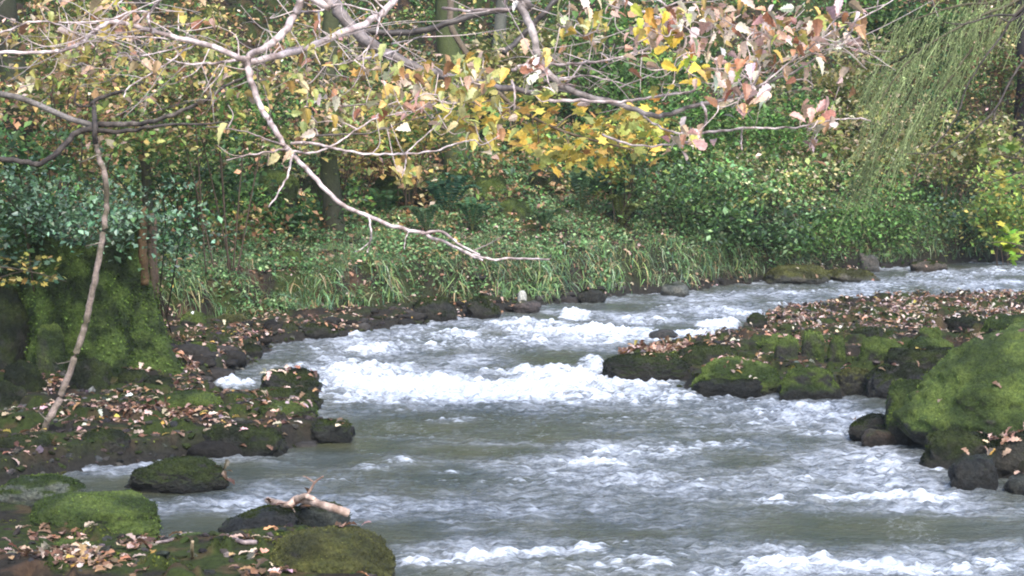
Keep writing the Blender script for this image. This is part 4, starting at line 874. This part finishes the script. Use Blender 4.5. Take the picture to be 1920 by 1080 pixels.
BR = [
 ([(466, 118), (520, 105), (575, 90), (640, 62), (690, 42), (730, 12), (760, -30)], 10.9, 11.6, 15, 15, PALE, PALE2),
 ([(470, 140), (462, 118), (440, 105), (400, 88), (350, 75), (290, 60), (238, 45), (206, 42), (178, 58), (150, 82), (112, 95), (60, 99), (-30, 99)], 10.9, 10.3, 14, 7, PALE, PALE2),
 ([(288, 62), (278, 40), (282, 22), (300, 2), (315, -25)], 10.6, 10.5, 7, 5, PALE, PALE2),
 ([(225, 22), (222, 8), (240, -10), (262, -20)], 10.5, 10.5, 4, 3, PALE, PALE2),
 ([(110, 42), (160, 42), (210, 36), (245, 22), (278, 22)], 10.4, 10.5, 4, 4, PALE, PALE2),
 ([(-20, 68), (20, 55), (60, 41), (105, 44), (140, 62), (165, 72)], 10.3, 10.6, 5, 3, PALE, PALE2),
 ([(455, 112), (400, 118), (350, 120), (312, 110)], 10.9, 10.6, 7, 3, PALE, PALE2),
 ([(385, 80), (340, 75), (280, 70), (220, 68), (180, 55), (140, 42)], 10.8, 10.3, 4, 2, PALE, PALE2),
 ([(372, 82), (345, 95), (320, 115), (280, 140), (240, 165), (232, 183)], 10.8, 10.4, 4, 3, PALE, PALE2),
 ([(392, 92), (380, 118), (362, 138), (340, 147)], 10.8, 10.6, 3, 1.5, PALE, PALE2),
 ([(425, 112), (412, 140), (385, 170), (370, 192)], 10.8, 10.7, 3, 1.5, PALE, PALE2),
 ([(350, 84), (300, 98), (255, 105), (215, 104)], 10.7, 10.3, 3, 2, PALE, PALE2),
 ([(545, 268), (580, 268), (620, 276), (660, 285), (712, 290), (760, 288), (810, 284), (860, 268), (890, 262)], 10.7, 10.4, 7, 3, PALE, PALE2),
 ([(545, 284), (590, 286), (625, 272), (665, 246), (705, 222), (750, 212), (800, 200), (845, 180)], 10.7, 11.2, 5, 2, PALE, PALE2),
 ([(548, 286), (542, 320), (528, 352), (504, 388)], 10.7, 10.5, 6, 3, PALE, PALE2),
 ([(542, 278), (510, 284), (470, 290), (425, 300)], 10.7, 10.4, 5, 2.5, PALE, PALE2),
 ([(535, 272), (500, 262), (470, 250), (420, 240), (385, 238)], 10.7, 10.9, 5, 2, GREY, PALE2),
 ([(760, 288), (800, 252), (840, 215), (850, 200)], 10.5, 10.6, 3, 1.5, PALE, PALE2),
 ([(762, 288), (760, 310), (754, 330)], 10.5, 10.5, 4, 2, PALE, PALE2),
 ([(692, 406), (696, 435), (692, 462), (688, 474)], 10.6, 10.6, 5, 3, PALE, PALE2),
 ([(692, 455), (676, 468), (662, 474)], 10.6, 10.6, 2.5, 1.5, PALE, PALE2),
 ([(768, 432), (760, 448), (758, 468)], 10.6, 10.6, 3, 1.5, PALE, PALE2),
 ([(790, 437), (826, 434), (848, 448), (868, 462), (900, 478)], 10.6, 10.5, 7, 4, PALE, PALE2),
 ([(852, 462), (880, 478), (905, 488)], 10.5, 10.5, 5, 4, PALE, PALE2),
 ([(888, 470), (915, 458), (945, 442)], 10.5, 10.5, 3, 1.2, GREY, PALE2),
 ([(712, 30), (706, 62), (690, 90), (665, 112), (640, 120), (610, 122)], 11.3, 11.0, 4, 2, PALE, PALE2),
 ([(706, 40), (720, 18), (690, -10)], 11.3, 11.3, 4, 3, PALE, PALE2),
 ([(560, 22), (600, 20), (640, 8), (700, 22), (712, 30)], 10.9, 11.3, 4, 3, PALE, PALE2),
 ([(597, 22), (599, 48), (598, 70)], 11.0, 10.9, 5, 4, PALE, PALE2),
 ([(735, 82), (770, 75), (800, 65)], 12.1, 11.6, 4, 2, PALE, PALE2),
 ([(670, 112), (710, 104), (745, 95)], 11.6, 12.1, 6, 4, PALE, PALE2),
 ([(830, 15), (880, 20), (955, 18)], 11.9, 11.6, 7, 7, PALE, PALE2),
 ([(800, 135), (850, 150), (900, 158)], 12.2, 11.6, 10, 6, GREY, GREY2),
 ([(960, 132), (985, 122), (1040, 120), (1100, 118), (1160, 108), (1205, 94), (1260, 86)], 11.5, 11.3, 8, 3, PALE, PALE2),
 ([(1052, 164), (1070, 148), (1090, 122), (1104, 114)], 11.4, 11.3, 4, 3, PALE, PALE2),
 ([(1020, 152), (1060, 146), (1100, 142), (1150, 152), (1190, 165)], 11.5, 11.3, 5, 2, PALE, PALE2),
 ([(1030, 188), (1090, 189), (1150, 191), (1200, 186), (1262, 176), (1300, 170), (1318, 140), (1322, 128)], 11.4, 11.2, 8, 4, PALE, PALE2),
 ([(1200, 186), (1240, 180), (1290, 172)], 11.3, 11.2, 5, 4, PALE, PALE2),
 ([(1316, 192), (1324, 215), (1320, 236), (1302, 250), (1262, 247), (1232, 236), (1205, 215)], 11.3, 11.4, 7, 4, PALE, PALE2),
 ([(1302, 250), (1350, 246), (1400, 240), (1452, 240), (1500, 238), (1545, 228), (1590, 222), (1632, 225)], 11.3, 10.9, 6, 2.5, PALE, PALE2),
 ([(1130, 252), (1170, 268), (1215, 274), (1262, 270), (1312, 262)], 11.3, 11.2, 5, 4, PALE, PALE2),
 ([(1412, 164), (1424, 130), (1410, 85), (1413, 62)], 11.2, 11.1, 5, 3, PALE, PALE2),
 ([(1340, 188), (1380, 186), (1410, 172), (1440, 150), (1490, 108), (1530, 80), (1565, 38), (1592, 28)], 11.2, 10.9, 5, 2, PALE, PALE2),
 ([(1480, 118), (1530, 96), (1565, 90), (1592, 72)], 11.1, 11.0, 3, 1.5, PALE, PALE2),
 ([(1530, 80), (1560, 60), (1600, 42), (1650, 15), (1690, -10)], 11.0, 11.0, 4, 2, PALE, PALE2),
 ([(1320, 130), (1370, 128), (1410, 118)], 11.2, 11.1, 5, 3, PALE, PALE2),
 ([(1345, 132), (1380, 142), (1412, 142)], 11.2, 11.2, 3, 3, PALE, PALE2),
 ([(1391, 240), (1390, 262), (1391, 282)], 11.2, 11.2, 5, 3, PALE, PALE2),
 ([(1155, -20), (1185, 12), (1220, 28), (1255, 38), (1300, 40)], 11.7, 11.4, 9, 4, PALE, PALE2),
 ([(1190, -25), (1240, 5), (1275, 30)], 11.7, 11.5, 7, 4, PALE, PALE2),
 ([(1215, 25), (1260, 8), (1310, -15)], 11.5, 11.4, 4, 2, PALE, PALE2),
 ([(1045, 45), (1080, 60), (1110, 78)], 11.6, 11.6, 6, 4, GREY, GREY2),
 ([(1125, 130), (1145, 118), (1200, 100)], 11.4, 11.2, 3, 1.5, PALE, PALE2),
 ([(960, 150), (965, 175), (963, 210)], 11.6, 11.5, 6, 4, PALE, PALE2),
 ([(1160, 165), (1220, 140), (1262, 120), (1290, 105)], 11.3, 11.1, 3, 1.5, PALE, PALE2),
 ([(820, 130), (860, 165), (900, 200)], 12.0, 11.6, 4, 2, GREY, PALE2),
 ([(640, 200), (700, 195), (770, 200), (830, 190)], 11.4, 11.2, 4, 2, GREY, PALE2),
 ([(590, 255), (640, 252), (700, 248), (760, 228), (830, 210)], 11.2, 11.4, 5, 2, DARK2, GREY2),
]
for i, (pts, y0, y1, w0, w1, c1, c2) in enumerate(BR):
    b = Bag(); limb(b, pts, y0, y1, w0 * 1.05, w1 * 1.1, c1, c2, 70 + i, None, net, .03, 7); b.make('branch' if w0 > 5 else 'twig', M_pale, oak, True, OT)
node = np.concatenate([q for q in net]); node = node[(np.abs(node[:, 0]) < 4)]
P_sal = [((.66, .43, .33), 3), ((.74, .57, .48), 3.2), ((.48, .25, .14), 1.8), ((.56, .40, .12), 1.3), ((.36, .40, .10), .7), ((.68, .62, .46), .8), ((.30, .13, .07), 1)]
P_mid = [((.52, .42, .14), 2.4), ((.60, .44, .32), 1.6), ((.40, .42, .14), 2), ((.55, .36, .08), 1.6), ((.38, .20, .10), 1), ((.62, .58, .34), .8)]
P_lft = [((.46, .30, .18), 2), ((.40, .34, .10), 2.5), ((.56, .40, .28), 1.4), ((.28, .30, .08), 1.5), ((.28, .15, .08), 1.4), ((.50, .40, .10), 1)]
CL = [  # px, py, rx, ry, groups of leaves, palette, size
 (1330, 95, 130, 75, 34, P_sal, .10), (1470, 95, 110, 75, 34, P_sal, .10), (1250, 60, 60, 45, 9, P_sal, .10), (1390, 190, 60, 50, 9, P_sal, .10), (1300, 262, 45, 22, 7, P_sal, .10), (1520, 238, 32, 30, 7, P_sal, .11),
 (1580, 60, 50, 40, 9, P_sal, .10), (1260, 90, 50, 40, 8, [((.60, .45, .05), 3), ((.38, .45, .06), 2), ((.6, .3, .06), 1)], .10), (1090, 60, 90, 50, 8, P_mid, .095), (1000, 130, 70, 50, 9, P_sal, .095),
 (870, 170, 110, 60, 20, P_mid, .095), (760, 150, 110, 70, 14, P_mid, .095), (730, 215, 110, 40, 9, P_sal, .09), (910, 235, 60, 40, 9, P_mid, .095), (600, 210, 90, 50, 6, P_mid, .085), (760, 320, 60, 20, 4, P_mid, .08),
 (120, 60, 130, 60, 13, P_lft, .095), (330, 60, 150, 60, 15, P_lft, .085), (160, 140, 120, 50, 9, P_lft, .09), (430, 160, 140, 60, 9, P_lft, .085), (600, 100, 120, 60, 8, P_mid, .085), (1150, 20, 120, 30, 8, P_sal, .09)]
tw = Bag(); lf = Bag(); tips = []
for px, py, rx, ry, ng, pal, sz in CL:
    q = 0
    for _ in range(ng): tips.append((D(px + random.gauss(0, rx * .5), py + random.gauss(0, ry * .5), 11.1 + random.gauss(0, .3)), pal, sz))
tips.sort(key=lambda t: np.min(((node - t[0]) ** 2).sum(1)))
for q in net + []:                # many fine side twigs
    for k in range(8, len(q), 3):
        if abs(q[k][0]) < 3.6 and q[k][2] > 2.95 and random.random() < .5:
            e = q[k] + rng.normal(0, 1, 3) * [.28, .16, .16]; Q2 = spline([q[k], (q[k] + e) / 2 + rng.normal(0, .03, 3), e], 4)
            tube(tw, Q2, np.linspace(.0032, .0014, len(Q2)), np.array((.55, .45, .43)) * random.uniform(.5, 1.1), 5)
            for __ in range(2):
                a = Q2[random.randint(2, len(Q2) - 1)]; e2 = a + rng.normal(0, .09, 3); tube(tw, spline([a, (a + e2) / 2 + rng.normal(0, .01, 3), e2], 3), .0013, (.4, .32, .3), 4)
for tip, pal, sz in tips:
    d2 = ((node - tip) ** 2).sum(1); k = int(np.argmin(d2)); a = node[k]; L = math.sqrt(d2[k])
    if L > .04:
        mid = (a + tip) / 2 + rng.normal(0, .12 * L, 3) + [0, 0, -.08 * L]; Q = spline([a, mid, tip], 5)
        tube(tw, Q, np.linspace(.0042, .002, len(Q)), np.array((.58, .46, .43)) * random.uniform(.5, 1.1), 5); node = np.vstack([node, Q[1:]])
    m = random.randint(2, 6); p = tip + rng.normal(0, .035, (m, 3))
    scatter(lf, T_oak, p, rng.uniform(0, 6.28, m), rng.normal(.65, .6, m), rng.normal(0, .9, m), rng.uniform(sz * .6, sz * 1.12, m), palette(pal, m, .18))
# single leaves seen clearly in the photograph
for x, y, s, c, pi_ in ((408, 285, .13, (.66, .62, .26), 1.2), (500, 322, .11, (.62, .52, .26), .5), (528, 318, .09, (.60, .42, .28), .8), (874, 290, .09, (.74, .68, .42), 1.4), (563, 268, .09, (.62, .50, .40), .2), (712, 128, .10, (.5, .52, .2), 1.3), (835, 262, .09, (.62, .5, .25), .7), (1422, 222, .10, (.66, .72, .56), 1.0), (140, 90, .11, (.58, .38, .22), 1.3), (75, 25, .12, (.55, .42, .2), .5), (110, 25, .11, (.58, .36, .24), .6), (1045, 36, .09, (.66, .66, .3), 1.2), (1530, 240, .12, (.5, .22, .17), .4), (1512, 262, .11, (.66, .4, .3), 1.1), (1500, 225, .10, (.62, .36, .26), .9)):
    p = D(x, y - 12, 10.6 if x < 900 else 11.1); scatter(lf, T_oak, p[None], np.array([random.uniform(-1.2, -.2)]), np.array([pi_]), np.array([random.uniform(.8, 1.4)]), np.array([s]), np.array([c]))
    d2 = ((node - p) ** 2).sum(1); tube(tw, spline([node[int(np.argmin(d2))], (node[int(np.argmin(d2))] + p) / 2 + [0, 0, -.02], p], 4), .0022, (.4, .3, .25), 5)
cr = Bag(); n = 4200; cc = np.array([[-6.4, 10.5, 7.2], [-4.6, 12.5, 6.8], [-5.8, 14.5, 6.6], [-3.4, 10.8, 7.2], [-7.4, 13, 7.6], [-6.5, 17, 7.0], [-4.6, 17.5, 7.2], [-7.5, 19.5, 7.4]]); ci = rng.integers(0, len(cc), n)  # unseen oak crown, added overhead to shade the left ledge
scatter(cr, T_dia, cc[ci] + rng.normal(0, 1, (n, 3)) * [.95, .95, .4], rng.uniform(0, 6.28, n), rng.normal(.4, .5, n), rng.normal(0, .5, n), rng.uniform(.09, .16, n), palette(P_lft, n, .2)); cr.make('crown', M_dry, oak, False, OT)
cl_ = Bag()
for c_ in cc: tube(cl_, spline([top, (top + c_) / 2 + [0, 0, .5], c_], 6), np.linspace(.09, .02, 13), (.13, .11, .09), 6)
cl_.make('limb', M_bark, oak, True, OT)
tag(tw.make('fine_twigs', M_pale, oak, True, OT), kind='stuff'); lf.make('foliage', M_dry, oak, False, OT)

P_ylo = [((.68, .48, .09), 5), ((.54, .43, .10), 3), ((.34, .35, .09), 2.6), ((.52, .30, .08), 1), ((.24, .30, .08), 1.6)]
# yellow maple spray behind the oak
TM = np.array([-5.9, 19.6, 0]); TM[2] = hz1(TM[0], TM[1]); base0 = D(790, -60, 18.5); base = TM
mp = thing('maple_tree', 'maple hanging an arching bough of yellow lobed leaves above the fern', 'tree', tuple(TM))
b = Bag(); Pt = spline([TM - [0, 0, .2], TM + [.1, 0, 2.5], TM + [.3, 0, 4.8], TM + [.3, .1, 8]], 9); tube(b, Pt, np.linspace(.2, .06, len(Pt)), (.10, .09, .07), 12, .04); b.make('trunk', M_bark, mp, True, TM)
st = Bag(); lf = Bag(); nodeM = []
main = spline([TM + [.3, 0, 4.6], (TM + [.3, 0, 4.6] + base0) / 2 + [0, 0, .7], base0, D(850, 60, 17.4), D(930, 170, 16.6), D(1040, 240, 16.1), D(1200, 285, 15.9)], 8); tube(st, main, np.linspace(.05, .006, len(main)), (.12, .09, .06), 6)
for tgt in ((960, 290), (1010, 310), (1070, 300), (1140, 300), (1170, 235), (1100, 215), (1000, 235), (910, 250), (880, 200), (830, 165), (760, 150)):
    e = D(tgt[0], tgt[1], 16.1 + random.gauss(0, .25)); k = int(np.argmin(((main - e) ** 2).sum(1) + (main[:, 0] > e[0]) * .3)); Q = spline([main[k], (main[k] + e) / 2 + [0, 0, .05], e], 5); tube(st, Q, np.linspace(.008, .003, len(Q)), (.14, .10, .07), 5)
for px, py, rx, ry, n in ((1000, 250, 90, 40, 80), (1080, 290, 70, 22, 46), (1040, 300, 40, 22, 34), (1130, 240, 80, 40, 90), (1190, 250, 40, 35, 34), (900, 230, 50, 50, 44), (980, 200, 80, 30, 40), (820, 150, 90, 40, 50), (700, 150, 80, 40, 24)):
    c = np.array([D(px + random.gauss(0, rx * .55), py + random.gauss(0, ry * .5), 16.1 + random.gauss(0, .35)) for _ in range(n)])
    n = int(n * 1.1); c = c[rng.integers(0, len(c), n)] + rng.normal(0, .05, (n, 3)); pal = P_ylo if px > 850 else P_mid
    scatter(lf, T_map, c, rng.uniform(0, 6.28, n), rng.normal(.6, .35, n), rng.normal(0, .4, n), rng.uniform(.06, .115, n), palette(pal, n, .18))
st.make('stem', M_bark, mp, True, base); lf.make('foliage', M_leaf, mp, False, base)

# drooping feathery spray, upper right
OS = D(1990, -60, 16.5)
TR = np.array([7.0, 17.6, 0]); TR[2] = hz1(TR[0], TR[1]); OS = TR
sp = thing('weeping_tree', 'weeping tree hanging a curtain of fine pale green shoots, upper right', 'tree', tuple(OS))
b = Bag(); Pt = spline([TR - [0, 0, .2], TR + [-.1, 0, 2.5], TR + [-.3, 0, 5], TR + [-.2, 0, 8]], 9); tube(b, Pt, np.linspace(.3, .1, len(Pt)), (.09, .08, .06), 14, .05, lichen(len(Pt), (.10, .09, .07), (.05, .06, .03), .7, 4)); b.make('trunk', M_bark, sp, True, OS)
b = Bag(); A0 = D(1990, -60, 16.4); tube(b, spline([TR + [-.2, 0, 4.2], (TR + [-.2, 0, 4.2] + A0) / 2 + [0, 0, .5], A0], 6), np.linspace(.07, .03, 13), (.09, .08, .05), 8); b.make('limb', M_bark, sp, True, OS)
st = Bag(); sh = Bag()
arms = [[(1990, -60), (1900, 5), (1850, 25), (1800, 50), (1740, 85), (1690, 130), (1650, 190)], [(1990, -60), (1910, 20), (1860, 50), (1820, 95), (1780, 150), (1740, 210), (1700, 265)], [(1990, -60), (1880, 0), (1800, 10), (1720, 35), (1670, 60)], [(1900, 10), (1820, 60), (1760, 100), (1710, 170), (1660, 250), (1630, 300)], [(1740, 85), (1690, 110), (1640, 135), (1625, 150)]]
for i, a in enumerate(arms):
    Q = spline(along(a, 16.4, 15.8 + .3 * i, .05, i), 8); tube(st, Q, np.linspace(.016, .004, len(Q)), (.09, .08, .05), 6)
    for k in range(6, len(Q)):
        for _ in range(3 if i < 4 else 2):
            p0 = Q[k] + rng.normal(0, .05, 3); L = rng.uniform(.15, .62) * (.35 + .65 * k / len(Q)) * (1.25 if i in (1, 3) else .9)
            d = np.array([-.62 + rng.normal(0, .16), rng.normal(0, .15), -1.0]); d /= np.linalg.norm(d); t = np.linspace(0, 1, 6)[:, None]
            P = p0 + d * L * t + np.array([.16, 0, -.05]) * L * t ** 2 + np.cumsum(rng.normal(0, .008, (6, 3)), axis=0)
            c = np.array((.25, .30, .13)) * math.exp(rng.normal(0, .25)); tube(sh, P, np.linspace(.0042, .002, 6), c, 4)
            n = int(L * 40); f = rng.uniform(0, 1, n); pp = P[0] + (P[-1] - P[0]) * f[:, None] + rng.normal(0, .012, (n, 3))
            scatter(sh, T_dia, pp, rng.uniform(0, 6.28, n), rng.uniform(.5, 1.4, n), rng.uniform(-1, 1, n), rng.uniform(.01, .024, n), np.array((.27, .33, .14)) * np.exp(rng.normal(0, .3, (n, 1))))
st.make('stem', M_bark, sp, True, OS); sh.make('foliage', M_leaf, sp, False, OS)
OB = OS; bt = sp; K0 = TR + [-.25, 0, 3.9]; K1 = D(1990, -40, 13.5); K2 = D(1990, 40, 13.5); 
for K in (K1, K2): b = Bag(); tube(b, spline([K0, (K0 + K) / 2 + [0, 0, .25], K], 6), np.linspace(.04, .012, 13), DARK, 7); b.make('limb', M_bark, sp, True, OS)
for a in ([(1990, -40), (1905, 28), (1880, 65), (1845, 110), (1812, 165), (1795, 215), (1768, 255), (1735, 295), (1705, 345)], [(1990, 40), (1925, 108), (1895, 150), (1872, 195), (1835, 238), (1790, 270), (1752, 288), (1700, 288)], [(1905, 28), (1860, 30), (1810, 45), (1770, 42)], [(1895, 150), (1870, 200), (1862, 230)], [(1990, -40), (1905, 35), (1870, 32)], [(1905, 30), (1940, 0)]):
    b = Bag(); limb(b, a, 13.5, 13.3, 6, 2.2, DARK, DARK2, 9, None, None, .02, 6); b.make('twig', M_bark, bt, True, OB)

# right edge saplings
def spray(label, clusters, Y, stems, pal, size, n0):
    O = D(stems[0][0][0], stems[0][0][1], Y); rt = thing('sapling_bough', label, 'branch', tuple(O)); st = Bag(); lf = Bag()
    sg = 1 if stems[0][0][0] > 960 else -1; g0 = np.array([O[0] + sg * .7, Y + .3, 0]); g0[2] = hz1(g0[0], g0[1])
    for s in stems: e0 = D(s[0][0], s[0][1], Y); tube(st, spline([g0, (g0 + e0) / 2 + [sg * .15, 0, .2], e0], 5), np.linspace(.016, .006, 11), (.09, .07, .05), 6)
    for s in stems: limb(st, s, Y, Y - .1, 5, 2, (.10, .08, .05), (.06, .05, .04), 4)
    for px, py, rx, ry, n in clusters:
        c = np.array([D(px + random.gauss(0, rx * .5), py + random.gauss(0, ry * .5), Y + random.gauss(0, .15)) for _ in range(n)])
        scatter(lf, T_map, c, rng.uniform(0, 6.28, n), rng.normal(.5, .3, n), rng.normal(0, .4, n), rng.uniform(size * .7, size * 1.2, n), palette(pal, n, .2))
    st.make('stem', M_bark, rt, True, O); lf.make('foliage', M_leaf, rt, False, O)
spray('yellow green lobed leaves reaching in from the right edge above the bank', [(1890, 335, 35, 28, 34), (1860, 300, 30, 20, 16), (1900, 280, 30, 20, 16)], 15, [[(1990, 330), (1930, 320), (1880, 335), (1850, 345)], [(1990, 300), (1930, 300), (1870, 290)]], P_lim, .075, 0)
spray('small sprays of dark green and yellow leaves at the left edge above the mossy boulders', [(40, 495, 70, 20, 60), (90, 525, 30, 10, 20), (30, 530, 50, 12, 24)], 17.3, [[(-60, 490), (0, 500), (60, 510), (125, 528)], [(-60, 530), (0, 520), (70, 500)]], [(P_lim[1][0], 1), (P_hol[0][0], 3), (P_aut[0][0], 1), ((.4, .3, .07), 1)], .06, 0)
spray('bright green lobed leaves at the right edge in front of the far water', [(1890, 452, 34, 18, 30), (1905, 480, 20, 14, 10)], 13, [[(1990, 480), (1935, 468), (1890, 455), (1852, 455)], [(1990, 480), (1920, 476), (1885, 478)]], [((.20, .34, .04), 3), ((.34, .42, .05), 2), ((.5, .42, .06), .7)], .07, 0)

# driftwood
def drift(label, limbs, c1, c2, snap=False):
    O = G(*limbs[0][0][0], limbs[0][3][0]); rt = thing('driftwood', label, 'driftwood', tuple(O))
    for i, (pts, w0, w1, zs) in enumerate(limbs):
        Q0 = np.array([G(x, y, .14) for x, y in pts]); zz_ = drop(Q0[:, 0], Q0[:, 1])[0] if snap else None
        P = spline(np.array([G(x, y, z if not snap else zz_[k_] + .02 + z) for k_, ((x, y), z) in enumerate(zip(pts, zs))]), 7); n = len(P); b = Bag()
        tube(b, P, np.linspace(w0, w1, n) * P[:, 1] / F / 2, c1, 9, .06, lichen(n, c1, c2, .8, i + 3)); b.make('branch', M_pale, rt, True, O)
drift('pale forked driftwood lying on the rounded grey rock', [([(502, 938), (520, 944), (543, 946), (556, 936), (575, 938), (602, 946), (632, 955), (652, 962)], 13, 17, [.16, .18, .20, .23, .24, .24, .23, .2]), ([(556, 938), (572, 930), (592, 938)], 12, 10, [.23, .28, .26])], (.62, .45, .36), (.30, .20, .15))
drift('thin grey crooked stick lying across the moss at the pool edge', [([(292, 1018), (322, 1012), (348, 1001), (378, 1003), (402, 1003), (432, 1006), (452, 1016), (480, 1017)], 6, 10, [.0, .01, .02, .01, .01, .01, .01, .0])], (.42, .33, .31), (.16, .12, .12), True)
drift('short pale splinter standing in the moss below the thin grey stick', [([(361, 1044), (360, 1030), (361, 1015)], 8, 6, [-.02, .05, .11])], (.42, .32, .2), (.26, .19, .12), True)
drift('small forked twig with dry leaves rising behind the pale driftwood', [([(560, 940), (578, 925), (590, 905), (606, 893)], 6, 3, [.22, .26, .33, .38]), ([(590, 905), (575, 895), (568, 893)], 3, 2, [.33, .36, .37])], (.34, .2, .14), (.2, .12, .09))

# ------------------------------------------------------------------ damp air under the trees
def haze(density):
    V = [(x, y, z) for x in (-110, 110) for y in (-20, 125) for z in (-2.0, 24.0)]
    Fq = [(0, 1, 3, 2), (4, 6, 7, 5), (0, 4, 5, 1), (2, 3, 7, 6), (0, 2, 6, 4), (1, 5, 7, 3)]
    m, n, out = nodes('damp_air'); v = n.nodes.new('ShaderNodeVolumePrincipled'); v.inputs['Color'].default_value = (.92, .94, 1, 1); v.inputs['Density'].default_value = density; v.inputs['Anisotropy'].default_value = 0.2
    n.links.new(v.outputs[0], out.inputs['Volume']); o = new_mesh('haze', V, np.array(Fq), np.full(6, 4), m); tag(o, 'thin damp haze in the valley', kind='stuff')
haze(0.0006)
